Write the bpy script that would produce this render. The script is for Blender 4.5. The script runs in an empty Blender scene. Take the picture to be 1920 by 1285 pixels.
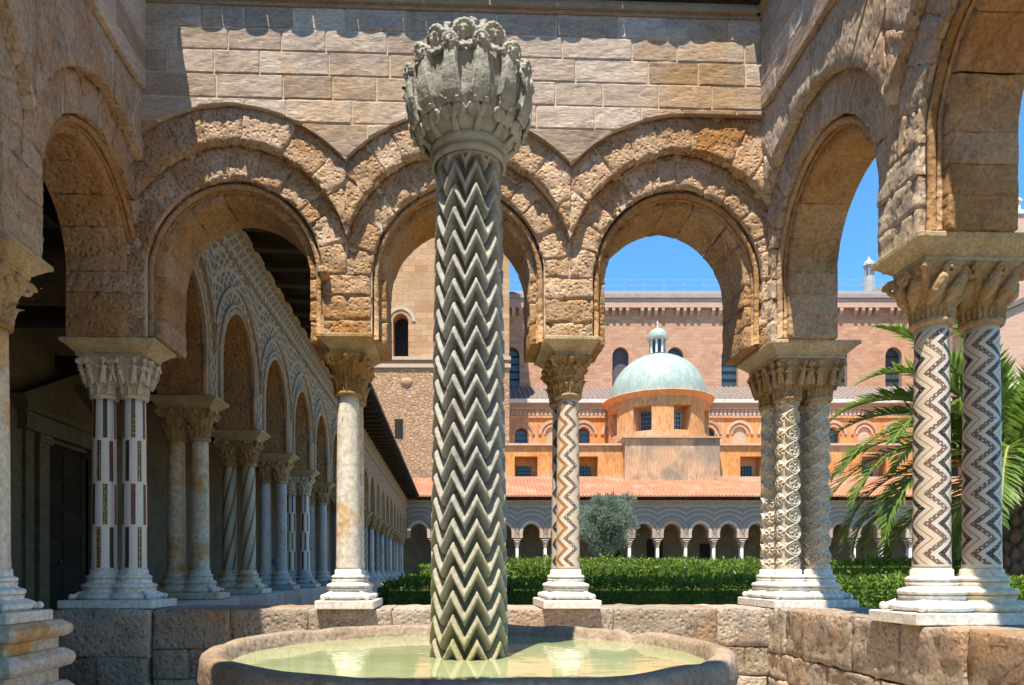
import bpy, math, random
from mathutils import Vector, Matrix, noise
R = math.radians
pi = math.pi
sin, cos, sqrt = math.sin, math.cos, math.sqrt
SC = bpy.context.scene
COL = SC.collection
TH = R(2.1)            # the far buildings stand square to a line turned by this angle
FPX, CX, CY, CAMZ = 1302.0, 894.0, 1071.0, 1.08   # survey constants of the photograph

# ------------------------------------------------------------------ camera, light, exposure
cam = bpy.data.cameras.new('camera')
cam.sensor_width = 36.0
cam.lens = FPX / 1920 * 36
cam.shift_x = (960 - CX) / 1920
cam.shift_y = (CY - 642.5) / 1920
cam.clip_start, cam.clip_end = 0.05, 3000
co = bpy.data.objects.new('camera', cam)
co.location = (0, 0, CAMZ)
co.rotation_euler = (R(90), 0, -TH)
COL.objects.link(co)
SC.camera = co

SUNV = Vector((0.135, 0.335, -1.0)).normalized()   # travel direction of the light
ELEV = math.asin(-SUNV.z)
AZ = math.atan2(-SUNV.x, -SUNV.y)
world = bpy.data.worlds.new('World')
SC.world = world
world.use_nodes = True
wn = world.node_tree
bg = wn.nodes['Background']
sky = wn.nodes.new('ShaderNodeTexSky')
sky.sky_type = 'NISHITA'
sky.sun_disc = False
sky.sun_elevation = ELEV
sky.sun_rotation = AZ
sky.altitude = 300
sky.air_density = 1.0
sky.dust_density = 0.2
sky.ozone_density = 4.0
tint = wn.nodes.new('ShaderNodeMix'); tint.data_type = 'RGBA'; tint.blend_type = 'MULTIPLY'
tint.inputs[0].default_value = 1.0; tint.inputs[7].default_value = (0.56, 1.00, 1.12, 1)   # deep dry summer blue
wn.links.new(sky.outputs[0], tint.inputs[6]); wn.links.new(tint.outputs[2], bg.inputs[0])
bg.inputs[1].default_value = 0.112
sun = bpy.data.lights.new('sun', 'SUN')
sun.energy = 5.0
sun.angle = R(0.5)
sun.color = (1.0, 0.91, 0.76)
so = bpy.data.objects.new('sun', sun)
so.rotation_euler = SUNV.to_track_quat('-Z', 'Y').to_euler()
so.location = (-3, -8, 25)
COL.objects.link(so)
SC.view_settings.view_transform = 'Standard'
SC.view_settings.look = 'None'
SC.view_settings.gamma = 1
SC.view_settings.use_curve_mapping = False
SC.view_settings.exposure = 1.15

# ------------------------------------------------------------------ node helpers
class NT:
    def __init__(s, name, rough=0.85, spec=0.25):
        s.mat = bpy.data.materials.new(name)
        s.mat.use_nodes = True
        s.t = s.mat.node_tree
        s.b = s.t.nodes['Principled BSDF']
        s.b.inputs['Roughness'].default_value = rough
        s.b.inputs['Specular IOR Level'].default_value = spec
    def put(s, inp, v):
        if v is None: return
        if isinstance(v, bpy.types.NodeSocket): s.t.links.new(v, inp)
        elif isinstance(v, (tuple, list)) and len(v) == 3 and inp.type == 'RGBA': inp.default_value = (*v, 1)
        else: inp.default_value = v
    def n(s, typ, **kw):
        nd = s.t.nodes.new(typ)
        for k, v in kw.items(): setattr(nd, k, v)
        return nd
    def m(s, op, a, b=None, c=None, clamp=False):
        nd = s.n('ShaderNodeMath', operation=op, use_clamp=clamp)
        for i, v in enumerate((a, b, c)): s.put(nd.inputs[i], v)
        return nd.outputs[0]
    def mix(s, f, a, b, mode='MIX'):
        nd = s.n('ShaderNodeMix', data_type='RGBA', blend_type=mode)
        s.put(nd.inputs[0], f); s.put(nd.inputs[6], a); s.put(nd.inputs[7], b)
        return nd.outputs[2]
    def pos(s):
        return s.n('ShaderNodeNewGeometry').outputs['Position']
    def obj(s):
        return s.n('ShaderNodeTexCoord').outputs['Object']
    def map(s, v, sc):
        nd = s.n('ShaderNodeMapping'); s.put(nd.inputs[0], v); nd.inputs['Scale'].default_value = sc
        return nd.outputs[0]
    def noise(s, vec, sc, det=6, ro=0.6, dist=0):
        nd = s.n('ShaderNodeTexNoise'); s.put(nd.inputs['Vector'], vec)
        nd.inputs['Scale'].default_value = sc; nd.inputs['Detail'].default_value = det
        nd.inputs['Roughness'].default_value = ro; nd.inputs['Distortion'].default_value = dist
        return nd.outputs[0]
    def voro(s, vec, sc, feat='F1', out='Distance'):
        nd = s.n('ShaderNodeTexVoronoi', feature=feat); s.put(nd.inputs['Vector'], vec)
        nd.inputs['Scale'].default_value = sc
        return nd.outputs[out]
    def rng(s, v, a, b, c=0.0, d=1.0):
        nd = s.n('ShaderNodeMapRange'); s.put(nd.inputs[0], v)
        for i, q in enumerate((a, b, c, d)): nd.inputs[i + 1].default_value = q
        return nd.outputs[0]
    def rand(s):
        return s.n('ShaderNodeObjectInfo').outputs['Random']
    def xyz(s, v):
        nd = s.n('ShaderNodeSeparateXYZ'); s.put(nd.inputs[0], v); return nd.outputs
    def comb(s, x, y, z):
        nd = s.n('ShaderNodeCombineXYZ')
        for i, v in enumerate((x, y, z)): s.put(nd.inputs[i], v)
        return nd.outputs[0]
    def bump(s, h, strength=0.5, dist=0.02):
        nd = s.n('ShaderNodeBump'); s.put(nd.inputs['Height'], h)
        nd.inputs['Strength'].default_value = strength; nd.inputs['Distance'].default_value = dist
        s.t.links.new(nd.outputs[0], s.b.inputs['Normal'])
    def done(s, colr):
        s.put(s.b.inputs['Base Color'], colr)
        return s.mat

MAT = {}
def stone(name, ca, cb, cc, dark=None, sc=5.0, bump=0.6, dist=0.02, pit=16, pitamt=0.5, vary=0.25, big=0.9, rough=0.9, stain=(0.52, 0.68), grain=None):
    N = NT(name, rough)
    p = N.pos()
    if grain: p2 = N.map(p, grain)
    else: p2 = p
    n1 = N.noise(p2, sc, 9, 0.68)
    n2 = N.noise(p, big, 4, 0.6, 0.4)
    n3 = N.noise(p2, sc * 7, 6, 0.7)
    c = N.mix(N.rng(n1, 0.34, 0.66), ca, cb)
    c = N.mix(N.rng(n2, *stain), c, cc)
    if dark:
        n4 = N.noise(p, sc * 0.55, 8, 0.72, 0.3)
        c = N.mix(N.rng(n4, 0.53, 0.70, 0, 0.85), c, dark)
    c = N.mix(1.0, c, N.mix(N.rng(n3, 0.3, 0.7), (0.60, 0.58, 0.56), (1.24, 1.24, 1.24)), 'MULTIPLY')
    r = N.rng(N.rand(), 0, 1, 1 - vary, 1 + vary * 0.6)
    hs = N.n('ShaderNodeHueSaturation'); N.put(hs.inputs['Color'], c); N.put(hs.inputs['Value'], r)
    N.put(hs.inputs['Saturation'], N.rng(N.rand(), 0, 1, 1.1, 0.85))
    v = N.voro(p2, pit)
    pitm = N.rng(v, 0.0, 0.45)
    v2 = N.rng(N.voro(p2, pit * .38), .05, .28)
    pitm = N.m('ADD', pitm, N.m('MULTIPLY', v2, .7))
    h = N.m('ADD', N.m('MULTIPLY', n3, 0.5), N.m('ADD', n1, N.m('MULTIPLY', pitm, pitamt)))
    N.bump(h, bump, dist)
    MAT[name] = N.done(hs.outputs[0])
    return MAT[name]

stone('ashlar', (.39, .295, .225), (.50, .395, .305), (.47, .30, .16), dark=(.25, .19, .15), sc=3.5, bump=.6, dist=.012, pit=9, pitamt=.3, vary=.30, grain=(1, 1, 3.0))
stone('tufa', (.54, .33, .18), (.68, .48, .31), (.54, .27, .10), dark=(.38, .29, .21), sc=7, bump=1.0, dist=.05, pit=24, pitamt=.6, vary=.22)
stone('tufa_pale', (.54, .39, .26), (.66, .52, .385), (.54, .29, .125), dark=(.30, .22, .16), sc=7, bump=1.0, dist=.05, pit=22, pitamt=.6, vary=.10, grain=(1, 1, .55))
stone('soffit_shade_stone', (.42, .24, .115), (.52, .34, .18), (.46, .22, .085), dark=(.20, .12, .07), sc=5, bump=1.0, dist=.04, pit=16, pitamt=.5, vary=.12)  # arch stone with soffit shade and warm bounce light put into its colour
stone('mortar', (.54, .43, .31), (.62, .50, .37), (.48, .36, .24), sc=9, bump=.4, dist=.01, vary=.0)
stone('core_stone', (.30, .20, .12), (.36, .25, .15), (.26, .17, .1), sc=9, bump=.6, dist=.02, vary=.0)
stone('parapet_stone', (.35, .28, .22), (.47, .39, .31), (.44, .27, .15), dark=(.17, .14, .12), sc=7, bump=1.0, dist=.035, pit=20, pitamt=.6, vary=.25)
stone('marble', (.66, .62, .55), (.74, .71, .66), (.60, .44, .24), sc=4, bump=.15, dist=.006, pitamt=.1, vary=.1, rough=.55, stain=(.55, .75))
stone('cream_marble', (.60, .53, .42), (.66, .61, .52), (.58, .36, .16), sc=3, bump=.15, dist=.005, pitamt=.1, vary=.1, rough=.6, big=2.2, stain=(.5, .62))
stone('grey_marble', (.42, .42, .42), (.52, .51, .50), (.42, .36, .29), sc=4, bump=.15, dist=.006, pitamt=.1, vary=.2, rough=.55)
stone('capital_stone', (.36, .22, .095), (.46, .32, .165), (.30, .17, .06), dark=(.18, .12, .06), sc=8, bump=.6, dist=.01, pit=30, vary=.15)
stone('pale_capital', (.55, .47, .36), (.62, .55, .45), (.50, .36, .20), dark=(.34, .26, .18), sc=8, bump=.4, dist=.008, pit=30, vary=.1)
stone('abacus_stone', (.38, .29, .16), (.50, .42, .28), (.34, .22, .10), dark=(.32, .24, .14), sc=7, bump=.5, dist=.01, pit=30, vary=.1)
stone('carved_marble', (.56, .46, .33), (.64, .56, .44), (.46, .44, .38), sc=5, bump=.3, dist=.006, vary=.1, rough=.7, big=1.6)
stone('basin_stone', (.26, .19, .13), (.35, .265, .19), (.23, .15, .09), dark=(.22, .17, .13), sc=6, bump=.7, dist=.02, pit=20, vary=.0)
stone('arcade_stone', (.40, .28, .175), (.48, .36, .24), (.38, .23, .11), dark=(.24, .18, .13), sc=4, bump=.5, dist=.02, vary=.12)
stone('podium_stone', (.36, .33, .31), (.44, .40, .37), (.36, .29, .23), dark=(.22, .19, .18), sc=5, bump=.6, dist=.02, vary=.15)
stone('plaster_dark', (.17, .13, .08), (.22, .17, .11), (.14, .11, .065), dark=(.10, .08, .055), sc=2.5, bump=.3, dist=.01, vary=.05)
stone('paving', (.50, .40, .29), (.58, .48, .36), (.44, .34, .23), sc=3, bump=.4, dist=.01, vary=.15)
stone('soil', (.16, .12, .07), (.22, .17, .10), (.12, .13, .05), sc=2, bump=.5, dist=.03, vary=0)
stone('roof_tile', (.42, .15, .08), (.52, .22, .12), (.48, .28, .19), dark=(.28, .15, .10), sc=2.2, bump=.3, dist=.01, vary=.25, big=.7)
stone('old_roof', (.19, .14, .125), (.25, .19, .17), (.17, .15, .145), dark=(.2, .16, .14), sc=2.2, bump=.3, dist=.02, vary=.1)
stone('orange_plaster', (.58, .25, .09), (.66, .34, .15), (.62, .38, .24), dark=(.48, .27, .17), sc=.9, bump=.15, dist=.01, vary=.04, big=.22, pitamt=.1, grain=(1, 1, .35))
stone('stained_plaster', (.54, .28, .12), (.60, .36, .19), (.30, .22, .15), dark=(.17, .125, .09), sc=1.1, bump=.3, dist=.02, vary=0, big=.45, grain=(2.6, 1, .25), stain=(.46, .62))
stone('cornice_stone', (.48, .34, .25), (.56, .42, .32), (.50, .32, .2), sc=3, bump=.3, dist=.02, vary=.15, big=.4)
stone('dark_wood', (.035, .022, .014), (.06, .04, .026), (.032, .022, .016), sc=6, bump=.4, dist=.01, vary=.2, grain=(1, 1, 6))
stone('bark', (.16, .12, .085), (.24, .19, .14), (.12, .09, .06), sc=8, bump=.9, dist=.03, vary=.1)

def masonry(name, c1, c2, cm, sx, sz, bumpd=.02, rub=False, cc=(.5, .33, .22), mort=.012):
    N = NT(name, .92)
    p = N.n('ShaderNodeTexCoord').outputs['Object']
    x = N.xyz(p)
    q = N.comb(x[0], x[2], 0)
    if rub:
        d = N.noise(q, 2.2, 4)
        q2 = N.comb(N.m('ADD', N.m('MULTIPLY', x[0], 1.0 / sx), N.m('MULTIPLY', d, .8)), N.m('MULTIPLY', x[2], 1.0 / sz), 0)
        e = N.voro(q2, 1.0, 'DISTANCE_TO_EDGE')
        cr = N.voro(q2, 1.0, 'F1', 'Color')
        f = N.xyz(cr)[0]
        edge = N.rng(e, .0, .10)
    else:
        bt = N.n('ShaderNodeTexBrick'); N.put(bt.inputs['Vector'], q)
        bt.inputs['Scale'].default_value = 1; bt.inputs['Brick Width'].default_value = sx; bt.inputs['Row Height'].default_value = sz
        bt.inputs['Mortar Size'].default_value = mort; bt.inputs['Mortar Smooth'].default_value = .3
        bt.inputs['Color1'].default_value = (0, 0, 0, 1); bt.inputs['Color2'].default_value = (1, 1, 1, 1)
        f = N.xyz(bt.outputs[0])[0]
        edge = N.m('SUBTRACT', 1.0, bt.outputs[1])
    n1 = N.noise(p, 1.2, 8, .65); n2 = N.noise(p, .16, 4, .6, .5); n3 = N.noise(p, 7, 5, .7)
    c = N.mix(f, c1, c2)
    c = N.mix(N.rng(n1, .4, .7, 0, .7), c, cc)
    c = N.mix(N.rng(n2, .5, .7, 0, .55), c, tuple(a * .8 for a in c2))
    c = N.mix(N.rng(n3, .3, .7, .15, 0), c, (.2, .13, .09))
    c = N.mix(edge, cm, c)
    N.bump(N.m('ADD', N.m('MULTIPLY', edge, .6), N.m('ADD', N.m('MULTIPLY', f, .4), n3)), .8, bumpd)
    MAT[name] = N.done(c)
masonry('nave_brick', (.44, .20, .115), (.62, .34, .225), (.53, .34, .24), .62, .30, .05)
masonry('tower_ashlar', (.40, .21, .10), (.56, .34, .18), (.40, .24, .13), .9, .42, .05)
masonry('tower_rubble', (.38, .20, .10), (.58, .36, .21), (.36, .21, .13), .34, .22, .12, True)
masonry('transept_brick', (.52, .32, .25), (.60, .40, .32), (.55, .38, .30), .55, .26)

def simple(name, c, rough=.8, spec=.3, metal=0, bumps=None):
    N = NT(name, rough, spec)
    N.b.inputs['Metallic'].default_value = metal
    n = N.noise(N.pos(), 3, 6)
    cc = N.mix(N.rng(n, .3, .7), tuple(a * .8 for a in c), tuple(min(1, a * 1.15) for a in c))
    if bumps: N.bump(N.noise(N.pos(), bumps[0], 6), bumps[1], .01)
    MAT[name] = N.done(cc)
simple('window_glass', (.035, .05, .06), .18, .5)
simple('blue_glass', (.05, .075, .095), .25, .5)
simple('slate_louvre', (.10, .13, .16), .6)
simple('shutter_grey', (.11, .085, .10), .7)
simple('dark_void', (.02, .016, .013), .9)
simple('iron', (.05, .045, .045), .6)
simple('rail_steel', (.35, .40, .45), .5)
simple('lead_gutter', (.30, .28, .28), .6)
simple('turret_stone', (.38, .37, .36), .8)
simple('white_stone', (.62, .60, .56), .8)
simple('lava_stone', (.10, .085, .08), .8)
simple('skin', (.5, .3, .22), .6)
simple('blue_shirt', (.12, .18, .36), .9)
simple('dark_trousers', (.03, .03, .05), .9)
simple('hair', (.03, .02, .015), .7)

def copper():
    N = NT('green_copper', .6, .3)
    o = N.obj(); x = N.xyz(o)
    n = N.noise(o, 1.6, 7, .65); n2 = N.noise(N.map(o, (3, 3, .4)), 2.0, 5)
    c = N.mix(N.rng(n, .35, .65), (.23, .30, .28), (.34, .40, .37))
    c = N.mix(N.rng(n2, .52, .72, 0, .5), c, (.14, .23, .22))
    MAT['green_copper'] = N.done(c)
copper()

def leafmat(name, c1, c2, c3, rough=.5, trans=.25):
    N = NT(name, rough, .35)
    n = N.noise(N.pos(), 2.2, 3); n2 = N.noise(N.pos(), 23, 2)
    c = N.mix(N.rng(n, .35, .65), c1, c2)
    c = N.mix(N.rng(n2, .5, .75), c, c3)
    m = N.done(c)
    tr = N.n('ShaderNodeBsdfTranslucent'); N.put(tr.inputs[0], c)
    mx = N.n('ShaderNodeMixShader'); mx.inputs[0].default_value = trans
    N.t.links.new(N.b.outputs[0], mx.inputs[1]); N.t.links.new(tr.outputs[0], mx.inputs[2])
    N.t.links.new(mx.outputs[0], N.t.nodes['Material Output'].inputs[0])
    MAT[name] = m
leafmat('hedge_leaf', (.075, .16, .02), (.14, .23, .025), (.27, .25, .045), .45, .35)
leafmat('olive_leaf', (.15, .21, .15), (.22, .28, .21), (.30, .35, .27), .6, .3)
leafmat('palm_leaf', (.10, .19, .03), (.16, .26, .045), (.30, .30, .07), .42, .42)
leafmat('palm_stem', (.20, .22, .07), (.26, .25, .09), (.30, .24, .10), .6, .1)

# ------------------------------------------------------------------ mesh helpers
def smooth_mesh(me):
    me.polygons.foreach_set('use_smooth', [True] * len(me.polygons))

class MB:
    def __init__(s): s.v = []; s.f = []; s.uv = []
    def add(s, vs, fs, M=None, uv=None):
        b = len(s.v)
        s.v += [tuple(M @ Vector(p)) for p in vs] if M is not None else [tuple(p) for p in vs]
        s.f += [tuple(b + i for i in f) for f in fs]
        if uv: s.uv += uv
        return s
    def box(s, x0, x1, y0, y1, z0, z1, M=None):
        return s.add([(x0, y0, z0), (x1, y0, z0), (x1, y1, z0), (x0, y1, z0), (x0, y0, z1), (x1, y0, z1), (x1, y1, z1), (x0, y1, z1)],
                     [(3, 2, 1, 0), (4, 5, 6, 7), (0, 1, 5, 4), (1, 2, 6, 5), (2, 3, 7, 6), (3, 0, 4, 7)], M)
    def grid(s, fn, nu, nv, M=None, flip=False, uvf=None):
        vs = [fn(i / nu, j / nv) for j in range(nv + 1) for i in range(nu + 1)]
        w = nu + 1
        fs = []; uv = []
        for j in range(nv):
            for i in range(nu):
                q = [j * w + i, j * w + i + 1, (j + 1) * w + i + 1, (j + 1) * w + i]
                k = [(i, j), (i + 1, j), (i + 1, j + 1), (i, j + 1)]
                if flip: q.reverse(); k.reverse()
                fs.append(tuple(q))
                if uvf: uv.append([uvf(a / nu, b / nv) for a, b in k])
        return s.add(vs, fs, M, uv if uvf else None)
    def lathe(s, prof, n=24, M=None, cap=True):
        vs = []; fs = []
        for r, z in prof:
            for i in range(n):
                a = 2 * pi * i / n
                vs.append((r * cos(a), r * sin(a), z))
        for j in range(len(prof) - 1):
            for i in range(n):
                k = (i + 1) % n
                fs.append((j * n + i, j * n + k, (j + 1) * n + k, (j + 1) * n + i))
        if cap:
            fs.append(tuple(reversed(range(n)))); b = (len(prof) - 1) * n
            fs.append(tuple(b + i for i in range(n)))
        return s.add(vs, fs, M)
    def tube(s, pts, rad, n=8, M=None, flat=1.0):
        pts = [Vector(p) for p in pts]; m = len(pts)
        if not isinstance(rad, (list, tuple)): rad = [rad] * m
        vs = []; fs = []; up = Vector((0.13, 0.31, 0.94))
        for i, p in enumerate(pts):
            d = (pts[min(i + 1, m - 1)] - pts[max(i - 1, 0)]).normalized()
            a = d.cross(up)
            if a.length < .05: a = d.cross(Vector((1, 0, 0)))
            a.normalize(); b = a.cross(d)
            for k in range(n):
                t = 2 * pi * k / n
                vs.append(p + a * (cos(t) * rad[i]) + b * (sin(t) * rad[i] * flat))
        for i in range(m - 1):
            for k in range(n):
                q = (k + 1) % n
                fs.append((i * n + k, i * n + q, (i + 1) * n + q, (i + 1) * n + k))
        fs.append(tuple(range(n))); fs.append(tuple(reversed(range((m - 1) * n, m * n))))
        return s.add(vs, fs, M)
    def ell(s, c, r, M=None, nu=12, nv=8, rot=None):
        L = Matrix.Translation(c)
        if rot is not None: L = L @ rot
        if M is not None: L = M @ L
        vs = [(0, 0, -r[2])]; fs = []
        for j in range(1, nv):
            t = -pi / 2 + pi * j / nv
            for i in range(nu):
                a = 2 * pi * i / nu
                vs.append((r[0] * cos(t) * cos(a), r[1] * cos(t) * sin(a), r[2] * sin(t)))
        vs.append((0, 0, r[2])); e = len(vs) - 1
        for i in range(nu):
            k = (i + 1) % nu
            fs.append((0, 1 + k, 1 + i))
            for j in range(nv - 2):
                b = 1 + j * nu
                fs.append((b + i, b + k, b + nu + k, b + nu + i))
            b = 1 + (nv - 2) * nu
            fs.append((b + i, b + k, e))
        return s.add(vs, fs, L)
    def mesh(s, name, smooth=False, off=None):
        me = bpy.data.meshes.new(name)
        v = s.v if off is None else [(a - off[0], b - off[1], c - off[2]) for a, b, c in s.v]
        me.from_pydata(v, [], s.f)
        if s.uv and len(s.uv) == len(s.f):
            ul = me.uv_layers.new(name='uv')
            ul.data.foreach_set('uv', [c for f in s.uv for p in f for c in p])
        if smooth: smooth_mesh(me)
        me.update()
        return me
    def build(s, name, mat, parent=None, smooth=False, off=None, **tags):
        return link(name, s.mesh(name, smooth, off), mat, parent, **tags)

def link(name, me, mat=None, parent=None, loc=None, rotz=0, **tags):
    o = bpy.data.objects.new(name, me)
    COL.objects.link(o)
    if mat is not None and not me.materials:
        me.materials.append(MAT[mat] if isinstance(mat, str) else mat)
    if parent is not None: o.parent = parent
    if loc is not None: o.location = loc
    if rotz: o.rotation_euler = (0, 0, rotz)
    for k, v in tags.items():
        if v: o[k] = v
    return o

def thing(name, label, cat, loc=(0, 0, 0), rotz=0, group=None, kind=None):
    o = bpy.data.objects.new(name, None)
    o.empty_display_size = .2
    COL.objects.link(o)
    o.location = loc; o.rotation_euler = (0, 0, rotz)
    o['label'] = label; o['category'] = cat
    if group: o['group'] = group
    if kind: o['kind'] = kind
    return o

def kids(o, table):
    return table.get(o.name, [])

def copy_tree(root, loc, rotz, label, group=None):
    table = {}
    for o in COL.objects:
        if o.parent: table.setdefault(o.parent.name, []).append(o)
    r = root.copy(); COL.objects.link(r)
    r.location = loc; r.rotation_euler = (0, 0, rotz); r['label'] = label
    if group: r['group'] = group
    for ch in table.get(root.name, []):
        c = ch.copy(); COL.objects.link(c); c.parent = r
        for g in table.get(ch.name, []):
            d = g.copy(); COL.objects.link(d); d.parent = c
    return r

def remeshed(mb, voxel, name, jitter=0.0, freq=40, smooth_it=1):
    """union of carved lumps into one continuous stone surface"""
    me = mb.mesh(name)
    ob = bpy.data.objects.new('carving', me); COL.objects.link(ob)
    md = ob.modifiers.new('r', 'REMESH'); md.mode = 'VOXEL'; md.voxel_size = voxel
    if smooth_it:
        s2 = ob.modifiers.new('s', 'SMOOTH'); s2.iterations = smooth_it; s2.factor = .4
    dg = bpy.context.evaluated_depsgraph_get()
    out = bpy.data.meshes.new_from_object(ob.evaluated_get(dg))
    out.name = name
    bpy.data.objects.remove(ob); bpy.data.meshes.remove(me)
    if jitter:
        k = len(out.vertices)
        nn = [0.0] * (k * 3); cc = [0.0] * (k * 3)
        out.vertices.foreach_get('co', cc)
        out.vertex_normals.foreach_get('vector', nn)
        for i in range(0, k * 3, 3):
            p = Vector(cc[i:i + 3])
            d = (noise.noise(p * freq) + noise.noise(p * freq * .3)) * jitter
            cc[i] += nn[i] * d; cc[i + 1] += nn[i + 1] * d; cc[i + 2] += nn[i + 2] * d
        out.vertices.foreach_set('co', cc)
        out.update()
    smooth_mesh(out)
    return out

def lerp(a, b, t): return a + (b - a) * t
# ------------------------------------------------------------------ carving library (shared mesh data)
def leaf_into(mb, M, h, w, out, curl, ribs=7, nu=16, nv=12, th=.012):
    """an acanthus leaf standing on the local xz plane, bending towards -y"""
    def f(s, t, side):
        a = abs(s * 2 - 1)
        lob = 1 + .16 * cos(t * pi * 2 * 4.0)
        wid = w * (sin(min(1, t * 1.05 + .22) * pi) ** .6) * lob if t < .97 else w * .25
        x = (s * 2 - 1) * wid * .5
        bend = out * t ** 2.2 + (curl * max(0, t - .72) ** 1 * 1.2)
        z = h * (t if t < .8 else .8 + (t - .8) * .75 - 1.6 * max(0, t - .86) ** 1 * .55)
        rib = .013 * cos((s - .5) * 2 * pi * ribs * .5) * (1 - .2 * t)
        y = -bend - rib - .018 * (1 - a ** 2) + a * .012
        return Vector((x, y + (th if side else 0), z))
    mb.grid(lambda s, t: f(s, t, 0), nu, nv, M)
    mb.grid(lambda s, t: f(s, t, 1), nu, nv, M, flip=True)
    n = 24
    for e in (0, 1):
        mb.grid(lambda s, t: f(e, t, s > .5), 1, nv, M, flip=(e == 1))
    mb.grid(lambda s, t: f(s, 0, t < .5), nu, 1, M); mb.grid(lambda s, t: f(s, 1, t > .5), nu, 1, M)

def Rz(a): return Matrix.Rotation(a, 4, 'Z')
def Rx(a): return Matrix.Rotation(a, 4, 'X')
def Ry(a): return Matrix.Rotation(a, 4, 'Y')
def Tr(x, y, z): return Matrix.Translation((x, y, z))

def bell_into(mb, r0, r1, h, n=48, m=14, z0=0.0):
    def P(i, j):
        t = j / m
        a = 2 * pi * i / n
        k = t ** 2.0
        r = lerp(r0, r1, t ** 1.6)
        pw = lerp(2.0, 6.0, k)
        d = (abs(cos(a)) ** pw + abs(sin(a)) ** pw) ** (-1 / pw)
        conc = 1 - .10 * k * (cos(2 * a) ** 2) * 0
        return (r * d * cos(a) * conc, r * d * sin(a) * conc, z0 + h * t)
    vs = [P(i, j) for j in range(m + 1) for i in range(n)]
    fs = [(j * n + i, j * n + (i + 1) % n, (j + 1) * n + (i + 1) % n, (j + 1) * n + i) for j in range(m) for i in range(n)]
    fs += [tuple(reversed(range(n))), tuple(m * n + i for i in range(n))]
    mb.add(vs, fs)

def spiral(c, r, turns, axis_a, n=22):
    pts = []
    for i in range(n):
        t = i / (n - 1); a = t * turns * 2 * pi; q = r * (1 - .82 * t)
        h = q * cos(a); z = q * sin(a)
        pts.append((c[0] + h * cos(axis_a), c[1] + h * sin(axis_a), c[2] + z))
    return pts

def figure_into(mb, M, s=1.0, arm=0, seed=0, head=True):
    """a small robed figure in relief, feet at the origin, facing -y"""
    rd = random.Random(seed)
    def P(p): return M @ Vector((p[0] * s, p[1] * s, p[2] * s))
    def T(pts, rr, n=8): mb.tube([P(p) for p in pts], [r * s for r in rr], n)
    T([(0, 0, .03), (0, -.005, .10), (0, -.01, .17), (0, -.012, .24), (0, -.012, .29), (0, -.012, .315)], [.055, .05, .042, .044, .046, .02], 12)
    for k in (-2, -1, 0, 1, 2):
        T([(k * .022, -.045, .025), (k * .018, -.045, .12), (k * .012, -.044, .20)], [.010, .008, .005], 6)
    for k in (-1, 1):
        T([(k * .025, -.02, .05), (k * .028, -.03, .0), (k * .03, -.055, -.012)], [.018, .014, .012], 6)
    T([(0, -.012, .30), (0, -.018, .345)], [.02, .018], 8)
    if not head: pass
    else: mb.ell((0, 0, 0), (.036 * s, .038 * s, .045 * s), Matrix.Translation(P((0, -.025, .375))) @ M.to_3x3().normalized().to_4x4(), 12, 10)
    for k in ((-1, 1) if head else ()):
        mb.ell((0, 0, 0), (.007 * s,) * 3, Matrix.Translation(P((k * .013, -.058, .381))), 6, 4)
        mb.ell((0, 0, 0), (.012 * s, .02 * s, .03 * s), Matrix.Translation(P((k * .034, -.016, .372))), 6, 6)
    if head: T([(0, -.060, .388), (0, -.068, .370), (0, -.062, .362)], [.005, .008, .006], 6)
    if head: T([(-.012, -.056, .352), (.012, -.056, .352)], [.005, .005], 6)
    if head: T([(-.034, -.025, .395), (-.015, -.045, .412), (.015, -.045, .412), (.034, -.025, .395)], [.012] * 4, 6)
    if arm == 0:
        for k in (-1, 1):
            T([(k * .040, -.012, .29), (k * .068, -.025, .262), (k * .095, -.022, .285)], [.017, .014, .012], 8)
            mb.ell((0, 0, 0), (.013 * s, .013 * s, .016 * s), Matrix.Translation(P((k * .1, -.022, .288))), 6, 6)
    elif arm == 1:
        for k in (-1, 1):
            T([(k * .040, -.012, .29), (k * .062, -.035, .235), (k * .02, -.060, .225)], [.017, .014, .012], 8)
    else:
        T([(.040, -.012, .29), (.075, -.03, .31), (.085, -.02, .37)], [.017, .014, .011], 8)
        T([(-.040, -.012, .29), (-.066, -.03, .22), (-.05, -.045, .15)], [.017, .014, .012], 8)

def mask_into(mb, M, s=1.0, lion=False):
    def P(p): return M @ Vector((p[0] * s, p[1] * s, p[2] * s))
    Rm = M.to_3x3().normalized().to_4x4()
    def E(c, r): mb.ell((0, 0, 0), tuple(a * s for a in r), Matrix.Translation(P(c)) @ Rm, 10, 8)
    E((0, 0, 0), (.048, .045, .060))
    for k in (-1, 1):
        E((k * .019, -.040, .014), (.011, .008, .008))
        E((k * .020, -.040, .028), (.016, .010, .006))
        E((k * .046, -.01, .03 if lion else .0), (.016, .018, .020))
        E((k * .022, -.035, -.012), (.014, .012, .013))
    E((0, -.052, -.002), (.009, .013, .020))
    E((0, -.044, -.030), (.020, .010, .006)); E((0, -.042, -.041), (.016, .010, .006))
    E((0, -.034, -.055), (.018, .014, .012))
    n = 11
    for i in range(n):
        a = pi * (-.1 + 1.2 * i / (n - 1))
        E((.055 * cos(a), -.006, .062 * sin(a)), (.018, .022, .018))

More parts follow.
